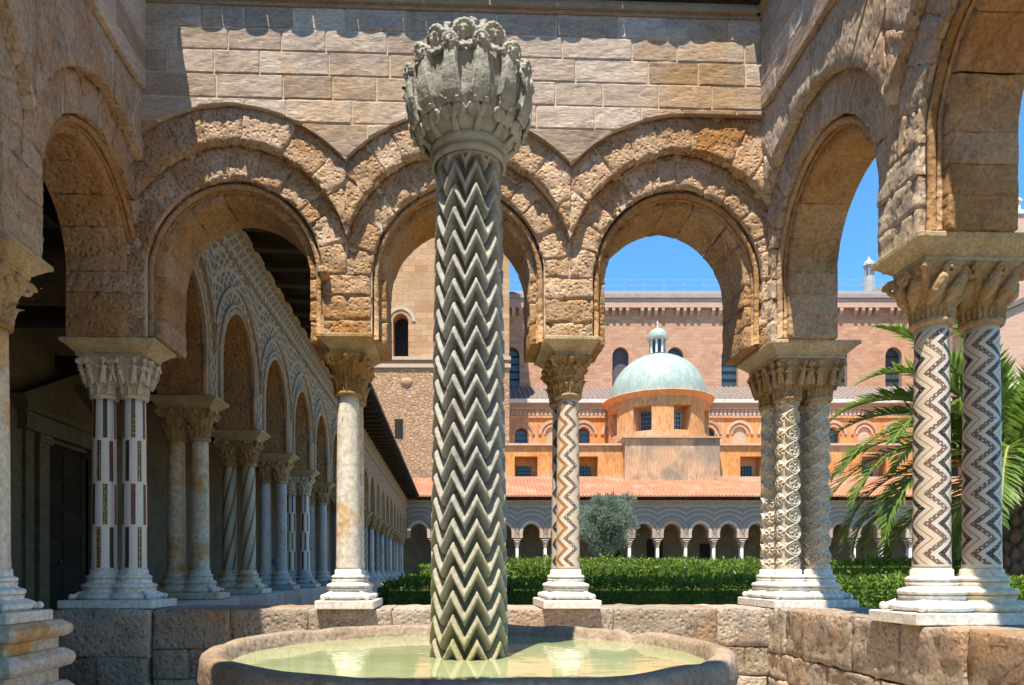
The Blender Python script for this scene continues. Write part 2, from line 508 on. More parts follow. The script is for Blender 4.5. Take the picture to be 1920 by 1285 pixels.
CAPH = .345
def make_capital(kind, voxel):
    mb = MB()
    bell_into(mb, .098, .165 if kind != 'figures' else .15, CAPH)
    if kind in ('acanthus', 'palmette'):
        for k in range(8):
            a = 2 * pi * k / 8
            leaf_into(mb, Rz(a) @ Tr(0, -.098, .0), .19, .104, .062, .20)
        for k in range(8):
            a = 2 * pi * (k + .5) / 8
            big = k % 2 == 0
            leaf_into(mb, Rz(a) @ Tr(0, -.100, .07), .265 if big else .25, .105, .095, .26)
        for k in range(4):
            a = pi / 4 + k * pi / 2
            mb.tube(spiral((.20 * cos(a), .20 * sin(a), CAPH - .055), .048, 1.6, a), [.02] * 10 + [.016] * 12, 8)
            mb.tube([(.10 * cos(a), .10 * sin(a), .14), (.15 * cos(a), .15 * sin(a), .25), (.2 * cos(a), .2 * sin(a), CAPH - .012)], [.02, .02, .018], 8)
            b = k * pi / 2
            mb.ell((.175 * cos(b), .175 * sin(b), CAPH - .035), (.032, .032, .032))
            for q in (-1, 1):
                c = b + q * .42
                mb.tube(spiral((.165 * cos(c), .165 * sin(c), CAPH - .07), .03, 1.4, b + pi / 2), .011, 6)
        if kind == 'palmette':
            for k in range(16):
                a = 2 * pi * k / 16
                for z, r in ((.10, .125), (.17, .135), (.24, .165)):
                    mb.ell((r * cos(a + z * 9), r * sin(a + z * 9), z), (.018, .018, .022), None, 8, 6)
    elif kind == 'figures':
        for k in range(10):
            a = 2 * pi * k / 10
            leaf_into(mb, Rz(a) @ Tr(0, -.098, .0), .135, .072, .03, .10, nu=6, nv=7)
        for k in range(8):
            a = 2 * pi * (k + .5) / 8
            figure_into(mb, Rz(a) @ Tr(0, -.125, .10) @ Rx(R(16)), .56, k % 3, k)
        for k in range(4):
            a = pi / 4 + k * pi / 2
            mb.tube(spiral((.18 * cos(a), .18 * sin(a), CAPH - .045), .035, 1.5, a), .014, 8)
            figure_into(mb, Rz(a) @ Tr(0, -.15, .12) @ Rx(R(20)), .5, (k + 1) % 3, 20 + k)
    elif kind == 'birds':
        for k in range(8):
            a = 2 * pi * k / 8
            leaf_into(mb, Rz(a) @ Tr(0, -.098, .0), .16, .10, .03, .10)
        for k in range(8):
            a = 2 * pi * (k + .5) / 8
            d = (cos(a), sin(a)); e = (-sin(a), cos(a))
            mb.tube([(.11 * d[0] - .04 * e[0], .11 * d[1] - .04 * e[1], .10), (.150 * d[0] - .012 * e[0], .150 * d[1] - .012 * e[1], .17),
                     (.172 * d[0] + .02 * e[0], .172 * d[1] + .02 * e[1], .24), (.165 * d[0] + .035 * e[0], .165 * d[1] + .035 * e[1], .285)], [.018, .044, .036, .018], 10)
            mb.ell((.18 * d[0] + .04 * e[0], .18 * d[1] + .04 * e[1], .295), (.024, .024, .024))
            mb.tube([(.19 * d[0] + .05 * e[0], .19 * d[1] + .05 * e[1], .297), (.205 * d[0] + .07 * e[0], .205 * d[1] + .07 * e[1], .28)], [.012, .005], 6)
        for k in range(4):
            a = pi / 4 + k * pi / 2; b = k * pi / 2
            mb.tube(spiral((.215 * cos(a), .215 * sin(a), CAPH - .06), .05, 1.7, a), [.022] * 10 + [.016] * 12, 8)
            mb.tube(spiral((.17 * cos(b), .17 * sin(b), CAPH - .055), .045, 1.6, b + pi / 2), .015, 8)
            mb.tube([(.10 * cos(a), .10 * sin(a), .12), (.17 * cos(a), .17 * sin(a), .25), (.215 * cos(a), .215 * sin(a), CAPH - .01)], [.026, .026, .02], 8)
    me = remeshed(mb, voxel, 'capital', .0022, 45, 0)
    return me

CAP = {k: make_capital(k, .0042) for k in ('acanthus', 'palmette', 'figures', 'birds')}
def small_capital():
    mb = MB()
    bell_into(mb, .098, .19, CAPH, 16, 6)
    for k in range(8):
        a = 2 * pi * k / 8
        d = (cos(a), sin(a))
        mb.tube([(.1 * d[0], .1 * d[1], .02), (.125 * d[0], .125 * d[1], .12), (.17 * d[0], .17 * d[1], .17)], [.035, .03, .012], 6)
        a += pi / 8; d = (cos(a), sin(a))
        mb.tube([(.11 * d[0], .11 * d[1], .12), (.15 * d[0], .15 * d[1], .24), (.22 * d[0], .22 * d[1], .31)], [.03, .032, .014], 6)
    me = mb.mesh('capital', True)
    return me
CAP['small'] = small_capital()

def base_prof():
    P = [(.235, .0)]
    def torus(r, z, h, n=7):
        for i in range(n + 1):
            t = -pi / 2 + pi * i / n
            P.append((r - h / 2 + h / 2 * cos(t) * 1.25, z + h / 2 + h / 2 * sin(t)))
    torus(.225, .003, .056)
    P.append((.195, .064)); P.append((.183, .068)); P.append((.178, .083)); P.append((.185, .098)); P.append((.19, .101))
    torus(.188, .104, .042)
    P.append((.158, .150)); P.append((.148, .155)); P.append((.142, .170)); P.append((.150, .184))
    torus(.145, .188, .034)
    P.append((.122, .226)); P.append((.120, .230)); P.append((.119, .268)); P.append((.108, .274))
    return P
BASEP = base_prof()
BASE_ME = MB().lathe(BASEP, 36).mesh('base_moulding', True)
BASE_SMALL = MB().lathe(BASEP[::3] + [BASEP[-1]], 12).mesh('base_moulding', True)
SH0, SH1 = .75 + .072 + .272, 2.655        # shaft bottom and top
SHH = SH1 - SH0
def shaft_prof(n=16):
    P = []
    for i in range(n + 1):
        t = i / n
        P.append((.106 - .012 * t + .003 * sin(pi * t), SHH * t))
    P[0] = (.109, 0); P.insert(1, (.109, .02))
    return P
SHAFT_ME = MB().lathe(shaft_prof(), 40).mesh('shaft', True)
SHAFT_SMALL = MB().lathe(shaft_prof(2), 12).mesh('shaft', True)
def neck_me(n=28):
    P = []
    for i in range(9):
        t = -pi / 2 + pi * i / 8
        P.append((.104 + .020 * cos(t), .022 + .022 * sin(t)))
    return MB().lathe(P, n).mesh('neck_ring', True)
NECK_ME = neck_me()
def spur_me():
    mb = MB()
    mb.tube([(.13, 0, .055), (.19, 0, .052), (.235, 0, .035), (.262, 0, .022)], [.016, .03, .026, .022], 8)
    mb.ell((.272, 0, .03), (.026, .026, .026), None, 8, 6)
    return mb.mesh('spur', True)
SPUR_ME = spur_me()
def slab_mesh(hx, hy, prof, name):
    """rectangular moulded slab; prof = (inset, z)"""
    mb = MB(); vs = []; fs = []
    c = .012
    for ins, z in prof:
        x, y = hx - ins, hy - ins
        vs += [(-x + c, -y, z), (x - c, -y, z), (x, -y + c, z), (x, y - c, z), (x - c, y, z), (-x + c, y, z), (-x, y - c, z), (-x, -y + c, z)]
    for j in range(len(prof) - 1):
        for i in range(8):
            k = (i + 1) % 8
            fs.append((j * 8 + i, j * 8 + k, j * 8 + 8 + k, j * 8 + 8 + i))
    fs.append(tuple(reversed(range(8)))); b = (len(prof) - 1) * 8; fs.append(tuple(range(b, b + 8)))
    return mb.add(vs, fs).mesh(name)
ABP = [(.098, 0), (.094, .020), (.098, .028), (.088, .034), (.060, .062), (.028, .092), (.016, .100), (.013, .104), (.0, .108), (.0, .132), (.006, .138)]
PLP = [(.004, 0), (0, .006), (0, .066), (.006, .072)]
ABZ = 3.0

# carved and mosaic shafts -----------------------------------------------------------------
def carved_shaft(seed):
    n, m = 110, 330
    rad = .102
    C = 2 * pi * rad
    P = .30
    def h(u, z):
        v = 0.0
        # two intertwined stems, repeated round the shaft, with scrolls and leaves in the loops
        for s in range(2):
            c = C * (s + .5) / 2
            x = (u - c + C / 2) % C - C / 2
            ph = 2 * pi * z / P + seed
            for sg in (1, -1):
                d = abs(x - sg * .085 * sin(ph)) / sqrt(1 + (.085 * 2 * pi / P * cos(ph)) ** 2)
                v = max(v, 1 - (d / .0115) ** 2)
            zz = (z / P * 2 + seed / pi) % 1.0
            zc = (zz - .5) * P / 2
            rr = sqrt(x * x + zc * zc)
            v = max(v, .9 - ((rr - .050) / .009) ** 2)
            a = math.atan2(zc, x)
            if rr < .043: v = max(v, .55 + .5 * cos(a * 5 + seed + rr * 40) - rr * 9)
            xe = C / 4 - abs(x)
            re = sqrt(xe * xe + zc * zc)
            if re < .062: v = max(v, .40 + .55 * cos(math.atan2(zc, xe) * 5 + re * 70) - (re / .058) ** 4 * .4)
        return max(0, min(1, v))
    mb = MB()
    def f(s, t):
        a = 2 * pi * s; z = SHH * t
        e = 1 if .03 < t < .985 else 0
        r = .090 - .010 * t + (.024 * h(a * rad, z) if e else .016) + .003 * noise.noise(Vector((cos(a) * 9, sin(a) * 9, z * 30 + seed)))
        return (r * cos(a), r * sin(a), z)
    mb.grid(f, n, m)
    return mb.mesh('shaft', True)
CARVED = [carved_shaft(.7), carved_shaft(2.3)]

def zigzag_mat(name, cols, rep, per, amp, star=(), bg=(.02, .015, .012), rot=0.0):
    """cols: list of (width share, colour); star: indices of the mosaic bands"""
    N = NT(name, .42, .4)
    o = N.obj(); x, y, z = N.xyz(o)[:3]
    ang = N.m('ARCTAN2', y, x)
    u = N.m('ADD', N.m('MULTIPLY', ang, rep / (2 * pi)), rot)
    tri = N.m('PINGPONG', z, per / 2)
    w = N.m('ADD', u, N.m('MULTIPLY', tri, amp / (per / 2)))
    fr = N.m('FRACT', N.m('ADD', w, 20.0))
    zz = N.m('FRACT', N.m('MULTIPLY', z, 1 / .0135)); aa = N.m('FRACT', N.m('MULTIPLY', ang, .1 / .0135))
    d1 = N.m('ABSOLUTE', N.m('SUBTRACT', zz, .5)); d2 = N.m('ABSOLUTE', N.m('SUBTRACT', aa, .5))
    wv = N.n('ShaderNodeTexVoronoi', feature='F1', distance='MANHATTAN')
    N.put(wv.inputs['Vector'], N.comb(N.m('MULTIPLY', ang, .1), 0, z)); wv.inputs['Scale'].default_value = 46; wv.inputs['Randomness'].default_value = .25
    cell = N.m('LESS_THAN', wv.outputs[0], .42)
    rc = N.xyz(wv.outputs['Color'])[0]
    acc = 0.0; colr = cols[-1][1]
    c = None
    for i, (wd, cl) in enumerate(cols):
        b = cl
        if i in star:
            lt, dk, third = star[i]
            b = N.mix(cell, dk, N.mix(N.m('GREATER_THAN', rc, .72), lt, third)) if lt[0] < .4 else N.mix(N.m('LESS_THAN', wv.outputs[0], .37), (.15, .075, .05), N.mix(N.m('GREATER_THAN', rc, .8), lt, third))
        acc2 = acc + wd
        c = b if c is None else N.mix(N.m('GREATER_THAN', fr, acc), c, b)
        acc = acc2
    n = N.noise(N.pos(), 9, 7, .7)
    c = N.mix(N.rng(n, .4, .8, 0, .3), c, (.44, .34, .22))
    n2 = N.noise(N.pos(), 60, 3)
    c = N.mix(1.0, c, N.mix(n2, (.75, .75, .75), (1.2, 1.2, 1.2)), 'MULTIPLY')
    edge = N.rng(z, SHH * .965, SHH * .97)
    edge2 = N.rng(z, .03, .025)
    c = N.mix(N.m('MAXIMUM', edge, edge2), c, (.56, .50, .41))
    N.bump(N.m('ADD', N.m('MULTIPLY', fr, .0), n2), .15, .004)
    MAT[name] = N.done(c)
CRM = (.58, .50, .40); ORG = (.40, .16, .035)
PAL = ((.60, .55, .46), (.06, .03, .025), (.45, .33, .2)); DRK = ((.15, .095, .075), (.022, .012, .011), (.30, .21, .15))
zigzag_mat('mosaic_zigzag', [(.14, CRM), (.20, CRM), (.17, (.56, .51, .45)), (.20, CRM), (.16, (.56, .51, .44)), (.05, ORG), (.08, CRM)], 3, .19, .50, {1: PAL, 3: DRK})
zigzag_mat('orange_zigzag', [(.2, CRM), (.2, ORG), (.22, (.60, .57, .52)), (.2, CRM), (.18, CRM)], 3, .186, .45, {3: PAL}, rot=.05)
zigzag_mat('black_zigzag', [(.3, (.5, .46, .40)), (.25, CRM), (.2, CRM), (.25, (.5, .46, .40))], 4, .16, .5, {1: DRK, 2: PAL})

def strip_mat():
    N = NT('mosaic_strips', .4, .4)
    o = N.obj(); x, y, z = N.xyz(o)[:3]
    ang = N.m('ARCTAN2', y, x)
    band = N.m('FLOOR', N.m('MULTIPLY', z, 4 / SHH * .999))
    zf = N.m('FRACT', N.m('MULTIPLY', z, 4 / SHH * .999))
    sh = N.m('MULTIPLY', N.m('MODULO', band, 2), .5)
    a = N.m('ADD', N.m('MULTIPLY', ang, 6 / (2 * pi)), N.m('ADD', sh, 20.2))
    sec = N.m('FLOOR', a); af = N.m('FRACT', a)
    ins = N.m('MULTIPLY', N.m('GREATER_THAN', af, .32), N.m('LESS_THAN', af, .68))
    ins = N.m('MULTIPLY', ins, N.m('MULTIPLY', N.m('GREATER_THAN', zf, .04), N.m('LESS_THAN', zf, .98)))
    wv = N.n('ShaderNodeTexVoronoi', feature='F1', distance='MANHATTAN')
    N.put(wv.inputs['Vector'], N.comb(N.m('MULTIPLY', ang, .1), 0, z)); wv.inputs['Scale'].default_value = 52; wv.inputs['Randomness'].default_value = .2
    cell = N.m('LESS_THAN', wv.outputs[0], .40)
    wn_ = N.n('ShaderNodeTexWhiteNoise'); N.put(wn_.inputs['Vector'], N.comb(sec, band, 3.3))
    q = wn_.outputs['Value']
    c1 = N.mix(N.m('GREATER_THAN', q, .4), (.05, .04, .035), N.mix(N.m('GREATER_THAN', q, .7), (.78, .50, .06), (.58, .09, .03)))
    c = N.mix(cell, (.05, .035, .025), c1)
    b = N.mix(N.noise(o, 12, 5), (.55, .50, .45), (.66, .61, .56))
    MAT['mosaic_strips'] = N.done(N.mix(ins, b, c))
strip_mat()

def spiral_mat(name, turns, cnt, base, inlay):
    N = NT(name, .5, .3)
    o = N.obj(); x, y, z = N.xyz(o)[:3]
    ang = N.m('ARCTAN2', y, x)
    w = N.m('FRACT', N.m('ADD', N.m('ADD', N.m('MULTIPLY', ang, cnt / (2 * pi)), N.m('MULTIPLY', z, turns)), 20))
    d = N.m('FRACT', N.m('MULTIPLY', z, 34))
    ins = N.m('LESS_THAN', w, .34)
    c = N.mix(N.m('GREATER_THAN', d, .5), inlay[0], inlay[1])
    MAT[name] = N.done(N.mix(ins, N.mix(N.noise(o, 8, 5), tuple(a * .85 for a in base), base), c))
spiral_mat('spiral_mosaic', -2.1, 5, (.46, .41, .35), ((.42, .26, .06), (.08, .045, .03)))
spiral_mat('spiral_cord', -3.4, 5, (.40, .33, .26), ((.20, .13, .08), (.14, .09, .06)))
def check_mat():
    N = NT('checker_mosaic', .5, .3)
    o = N.obj(); x, y, z = N.xyz(o)[:3]
    ang = N.m('ARCTAN2', y, x)
    a = N.m('GREATER_THAN', N.m('FRACT', N.m('MULTIPLY', ang, 14 / (2 * pi))), .5)
    b = N.m('GREATER_THAN', N.m('FRACT', N.m('MULTIPLY', z, 12)), .5)
    MAT['checker_mosaic'] = N.done(N.mix(N.m('ABSOLUTE', N.m('SUBTRACT', a, b)), (.5, .46, .4), (.06, .05, .05)))
check_mat()

MESHMAT = {}
def withmat(me, mat):
    """a mesh-data copy per material so that copies share data"""
    k = (me.name, mat)
    if k not in MESHMAT:
        m2 = me.copy(); m2.materials.clear(); m2.materials.append(MAT[mat]); MESHMAT[k] = m2
    return MESHMAT[k]

def column_group(label, loc, rotz, offs, half, shafts, cap='acanthus', capmat='capital_stone', abhalf=None, group=None, name='column_pair',
                 cat='column pair', shaft_me=None, small=False, basemat='marble', abmat='abacus_stone', z0=.75):
    t = thing(name, label, cat, (loc[0], loc[1], z0), rotz, group)
    hx, hy = half
    pl = slab_mesh(hx, hy, PLP, 'plinth')
    link('plinth', pl, basemat, t)
    ab = abhalf or (hx, hy)
    a = slab_mesh(ab[0], ab[1], ABP, 'abacus')
    link('abacus', a, abmat, t, loc=(0, 0, ABZ - .75))
    for i, (ox, oy) in enumerate(offs):
        b = link('base_moulding', withmat(BASE_SMALL if small else BASE_ME, basemat), None, t, loc=(ox, oy, .072))
        if not small:
            for sx in (-1, 1):
                for sy in (-1, 1):
                    if ox * sx < 0 or oy * sy < 0 : continue
                    ang = math.atan2(sy * (hy - abs(oy)), sx * (hx - abs(ox)))
                    link('spur', withmat(SPUR_ME, basemat), None, b, rotz=ang)
        me = (shaft_me[i % len(shaft_me)] if shaft_me else (SHAFT_SMALL if small else SHAFT_ME))
        sm = shafts[i % len(shafts)]
        s = link('shaft', withmat(me, sm), None, t, loc=(ox, oy, SH0 - .75), rotz=(i * 1.9 + .2))
        if not small: link('neck_ring', withmat(NECK_ME, capmat if sm != 'mosaic_strips' else 'pale_capital'), None, t, loc=(ox, oy, SH1 - .75 - .022))
        link('capital', withmat(CAP['small' if small else cap], capmat), None, t, loc=(ox, oy, ABZ - .75 - CAPH))
    return t
# ------------------------------------------------------------------ setting: ground
MB().add([(-900, -900, -.02), (900, -900, -.02), (900, 900, -.02), (-900, 900, -.02)], [(0, 1, 2, 3)]).build('ground', 'soil', kind='structure')
cf = MB()
cf.box(-2.95, 3.4, -3.0, 6.2, -.015, 0.0)
pave = cf.build('pavement', 'mortar', kind='structure')
rd = random.Random(5)
pm = {}
for iy in range(8):
    x = -2.9
    while x < 3.3:
        w = rd.choice((.55, .7, .85))
        x2 = min(3.38, x + w)
        y0 = 1.0 + iy * .65 - .7
        b = MB().box(x + .006, x2 - .006, y0 + .006, y0 + .644, .0, .012)
        b.build('paving_slab', 'paving', pave)
        x = x2
MB().box(-7.3, -3.42, -3, 46, -.015, .004).build('gallery_floor', 'paving', kind='structure')

# ------------------------------------------------------------------ stones and arcade walls
def jit(p, a, f=6.0):
    v = noise.noise_vector(Vector(p) * f)
    w = noise.noise_vector(Vector(p) * f * 3.1)
    q = noise.noise_vector(Vector(p) * f * 8.3)
    return tuple(v[i] * a * .7 + w[i] * a * .6 + q[i] * a * .45 for i in range(3))

def stone_into(mb, fn, v0, v1, ns=4, nq=4, rough=.012, joint=.006, bevel=.010, nv=1, sd=0.0):
    c0 = fn(.5, .5)
    ls = math.dist(fn(0, .5), fn(1, .5)); lq = math.dist(fn(.5, 0), fn(.5, 1))
    js, jq = min(.2, joint / max(ls, .02)), min(.2, joint / max(lq, .02))
    bs, bq = min(.25, bevel * 1.5 / max(ls, .02)), min(.25, bevel * 1.5 / max(lq, .02))
    S = [0, bs] + [lerp(bs, 1 - bs, i / (ns - 1)) for i in range(1, ns - 1)] + [1 - bs, 1]
    Q = [0, bq] + [lerp(bq, 1 - bq, i / (nq - 1)) for i in range(1, nq - 1)] + [1 - bq, 1]
    vs = []; fs = []
    NS, NQ = len(S), len(Q)
    for j, q in enumerate(Q):
        for i, s in enumerate(S):
            u, z = fn(lerp(js, 1 - js, s), lerp(jq, 1 - jq, q))
            edge = i in (0, NS - 1) or j in (0, NQ - 1)
            d = jit((u + sd, v0, z + sd * .37), rough)
            v = v0 + d[1] + (bevel if edge else 0)
            if edge: vs.append((u + d[0] * .8, v + abs(d[0]) * .6, z + d[2] * .8))
            else: vs.append((u, v, z))
    for j in range(NQ - 1):
        for i in range(NS - 1):
            a = j * NS + i
            fs.append((a, a + 1, a + NS + 1, a + NS))
    loop = [i for i in range(NS)] + [j * NS + NS - 1 for j in range(1, NQ)] + [(NQ - 1) * NS + i for i in range(NS - 2, -1, -1)] + [j * NS for j in range(NQ - 2, 0, -1)]
    prev = loop
    for k in range(1, nv + 1):
        vv = lerp(v0 + bevel, v1, k / nv)
        cur = []
        for idx in loop:
            u, _, z = vs[idx]
            d = jit((u + sd, vv, z + sd * .37), rough if k < nv else 0)
            cur.append(len(vs)); vs.append((u + d[0], vv, z + d[2]))
        n = len(loop)
        for i in range(n):
            a, b = prev[i], prev[(i + 1) % n]
            fs.append((b, a, cur[i], cur[(i + 1) % n]))
        prev = cur
    mb.add(vs, fs)

O1, O2, O3, O4 = (1.42, .06), (1.14, .10), (.842, .065), (.71, .06)
ZC = 3.72
def ar(o, t):
    Rr, e = o
    return -e * abs(cos(t)) + sqrt(Rr * Rr - (e * sin(t)) ** 2)
def az(o, x):
    Rr, e = o
    q = Rr * Rr - (abs(x) + e) ** 2
    return ZC + sqrt(q) if q > 0 else ZC

def splits(a, b, step, rd, jit_=.25):
    n = max(1, round((b - a) / step)); out = [a]
    for i in range(1, n): out.append(a + (b - a) * (i + rd.uniform(-jit_, jit_)) / n)
    return out + [b]

def strip(mb, a, b, v0, v1, bot, top):
    e = 1e-5
    za, zb, ta, tb = bot(a + e), bot(b - e), top(a + e), top(b - e)
    mb.add([(a, v0, za), (b, v0, zb), (b, v1, zb), (a, v1, za), (a, v0, ta), (b, v0, tb), (b, v1, tb), (a, v1, ta)],
           [(3, 2, 1, 0), (4, 5, 6, 7), (0, 1, 5, 4), (1, 2, 6, 5), (2, 3, 7, 6), (3, 0, 4, 7)])

COURSES = [4.50, 4.985, 5.19, 5.40, 5.605, 5.80, 6.0]
def arcade_wall(label, origin, rotz, bays, half, u0, u1, fill, seed, upper_from=None, mats=('ashlar', 'tufa', 'soffit_shade_stone'), rg=.023, T=.75, ext=(0, 0), over=.130, jt=.0028, bv=.005, voff=.006, group='arcade walls round the fountain court'):
    rd = random.Random(seed)
    t = thing('arcade_wall', label, 'wall', origin, rotz, group)
    OUT, INN, ORD = .045, .125, .23
    def bay_of(u):
        return min(bays, key=lambda c: abs(u - c))
    def G(u):
        c = bay_of(u); x = abs(u - c)
        z = az(O1, min(x, half))
        return max(z, fill(u))
    # ashlar blocks above the arches, cut to the arch line
    for k in range(len(COURSES) - 1):
        z0, z1 = COURSES[k], COURSES[k + 1]
        u = u0 - rd.uniform(0, .3)
        while u < u1:
            w = rd.uniform(.36, .66) if k else 1.2
            a, b = max(u, u0), min(u + w, u1)
            u += w
            if b - a < .04: continue
            n = max(2, int((b - a) / .03))
            us = [lerp(a, b, i / n) for i in range(n + 1)]
            ok = [G(q) < z1 - .012 for q in us]
            i = 0
            while i <= n:
                if not ok[i]: i += 1; continue
                j = i
                while j < n and ok[j + 1]: j += 1
                a2, b2 = us[i], us[j]
                if b2 - a2 > .03:
                    clipped = any(G(q) > z0 for q in us[i:j + 1])
                    def fn(s, q, a2=a2, b2=b2):
                        uu = lerp(a2, b2, s)
                        return (uu, lerp(max(z0, G(uu)), z1, q))
                    m = MB()
                    off = rd.uniform(-.003, .003)
                    stone_into(m, fn, off, .17, 11 if clipped else 7, 5, .0055, .0045, .006, 1, seed)
                    m.build('ashlar_block', mats[0], t)
                i = j + 1
    # outer and inner rings of voussoirs, inner order, piers
    for c in bays:
        def rmax(tt):
            r = ar(O2, tt)
            while r < 2.4:
                x, z = r * cos(tt), r * sin(tt)
                if abs(x) >= half - .002 or ZC + z >= G(c + x): break
                r += .012
            return r
        tv = [tt for tt in [R(a) for a in range(8, 173)] if rmax(tt) - ar(O2, tt) > .03 and u0 - .05 <= c + ar(O2, tt) * cos(tt) <= u1 + .05]
        if tv:
            sp = splits(tv[0], tv[-1], R(15.5), rd)
            for a, b in zip(sp, sp[1:]):
                def fn(s, q, a=a, b=b):
                    tt = lerp(b, a, s); r = lerp(ar(O2, tt), rmax(tt), q)
                    return (c + r * cos(tt), ZC + r * sin(tt))
                m = MB(); stone_into(m, fn, OUT + rd.uniform(-voff, voff), .30, 10, 9, rg, jt, bv, 3, seed + rd.random() * 9)
                m.build('voussoir', mats[1], t, True)
        sp = splits(0, pi, R(14.5), rd)
        for a, b in zip(sp, sp[1:]):
            if not u0 - .4 < c + cos((a + b) / 2) * .9 < u1 + .4: continue
            def fn(s, q, a=a, b=b):
                tt = lerp(b, a, s); r1 = min(ar(O2, tt), half / max(.001, abs(cos(tt))))
                r = lerp(ar(O3, tt), r1, q)
                return (c + r * cos(tt), ZC + r * sin(tt))
            m = MB(); stone_into(m, fn, INN + rd.uniform(-voff, voff), .32, 9, 8, rg, jt, bv, 3, seed + rd.random() * 9)
            m.build('voussoir', mats[1], t, True)
        sp = splits(0, pi, R(26), rd)
        for a, b in zip(sp, sp[1:]):
            def fn(s, q, a=a, b=b):
                tt = lerp(b, a, s)
                r = lerp(ar(O4, tt), ar(O3, tt) + .01, q)
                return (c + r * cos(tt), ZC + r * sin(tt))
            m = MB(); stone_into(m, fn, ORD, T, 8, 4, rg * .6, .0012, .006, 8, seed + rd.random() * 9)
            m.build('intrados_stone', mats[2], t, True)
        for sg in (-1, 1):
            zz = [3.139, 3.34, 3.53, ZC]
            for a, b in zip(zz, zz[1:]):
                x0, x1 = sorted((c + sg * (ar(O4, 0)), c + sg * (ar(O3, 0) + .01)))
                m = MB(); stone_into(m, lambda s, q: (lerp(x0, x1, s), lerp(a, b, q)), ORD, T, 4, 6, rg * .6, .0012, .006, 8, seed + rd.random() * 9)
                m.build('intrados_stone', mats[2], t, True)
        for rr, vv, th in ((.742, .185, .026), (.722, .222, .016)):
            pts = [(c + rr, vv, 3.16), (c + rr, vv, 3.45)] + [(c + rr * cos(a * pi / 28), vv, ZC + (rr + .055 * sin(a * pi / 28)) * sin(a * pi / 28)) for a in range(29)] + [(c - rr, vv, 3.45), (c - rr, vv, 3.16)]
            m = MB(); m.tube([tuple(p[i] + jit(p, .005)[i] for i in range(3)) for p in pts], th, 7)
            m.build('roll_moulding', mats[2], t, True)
    piers = sorted(set([round(c + half, 3) for c in bays] + [round(c - half, 3) for c in bays]))
    for p in piers:
        if not u0 - .3 < p < u1 + .3: continue
        w = half - ar(O3, 0)
        zz = [3.139, 3.139 + rd.uniform(.16, .24), 3.53, ZC]
        for a, b in zip(zz, zz[1:]):
            m = MB(); stone_into(m, lambda s, q: (lerp(p - w, p + w, s), lerp(a, b, q)), INN + rd.uniform(-voff, voff), T - .02, 11, 7, rg, jt, bv, 4, seed + rd.random() * 9)
            m.build('pier_stone', mats[1], t, True)
    # mortar beds and wall core (strips along u)
    cm, m1, m2, m3 = MB(), MB(), MB(), MB()
    e0, e1 = u0 - ext[0], u1 + ext[1]
    n = int((e1 - e0) / .022)
    for i in range(n):
        a, b = lerp(e0, e1, i / n), lerp(e0, e1, (i + 1) / n); mid = (a + b) / 2
        c = bay_of(mid); x = abs(mid - c)
        core_bot = (lambda u, c=c: az(O3, abs(u - c)) + .012) if x < ar(O3, 0) else (lambda u: 3.15)
        strip(cm, a, b, .172, T - .03, core_bot, lambda u: 5.99)
        if not u0 <= mid <= u1: continue
        g = G(mid)
        if g < 5.97: strip(m1, a, b, .007, .171, lambda u: G(u) + .012, lambda u: 5.985)
        f2 = lambda u: az(O2, min(abs(u - c), half))
        z2 = f2(mid)
        if g - z2 > .03: strip(m2, a, b, OUT + .012, .171, lambda u: f2(u) + .012, lambda u: G(u) + .004)
        zi = az(O3, x) + .012 if x < ar(O3, 0) - .01 else 3.15
        if z2 - zi > .02: strip(m3, a, b, INN + .012, .171, core_bot, lambda u: f2(u) - .004)
    cm.build('wall_core', 'core_stone', t)
    for m in (m1, m2, m3):
        if m.v: m.build('mortar_bed', 'mortar', t)
    # cornice and tile eaves
    m = MB()
    for i, (v, z0, z1) in enumerate(((-.012, 5.992, 6.03), (-.038, 6.03, 6.075), (-.026, 6.075, 6.11))):
        m.box(u0, u1, v, T - .01 - i * .003, z0, z1)
    m.build('cornice', 'core_stone', t)
    pitch = .195
    me = None
    k = 0
    u = u0 + pitch / 2
    while u < u1:
        if me is None:
            tm = MB()
            for up in (0, 1):
                r0, th = .098, .016
                for side in (0, 1):
                    def f(s, q, up=up, side=side):
                        a = pi * s
                        r = r0 - (th if side else 0)
                        yy = lerp(-over, .9, q); zz = 6.20 + (yy + over) * .27
                        if up: return ((r * .8) * cos(a) + pitch / 2, yy + .02, zz + .045 + r * sin(a) * .75)
                        return (-r * cos(a), yy, zz - r * sin(a) * .6)
                    tm.grid(f, 8, 1, flip=bool(side))
                def e(s, q, up=up):
                    a = pi * s; r = r0 - th * q
                    if up: return ((r * .8) * cos(a) + pitch / 2, -over + .02, 6.20 + .045 + r * sin(a) * .75)
                    return (-r * cos(a), -over, 6.20 - r * sin(a) * .6)
                tm.grid(e, 8, 1, flip=True)
            me = tm.mesh('roof_tile', True)
        o = link('roof_tile', me, 'old_roof', t, loc=(u + rd.uniform(-.01, .01), rd.uniform(-.012, .010), rd.uniform(-.006, .006)))
        u += pitch
    m = MB(); m.box(u0, u1, -.04, T + .3, 6.112, 6.118)
    m.build('eaves_board', 'dark_wood', t)
    return t

def XW(px, y):
    """world X of photograph column px at world depth y"""
    return math.tan(math.atan((px - CX) / FPX) + TH) * y

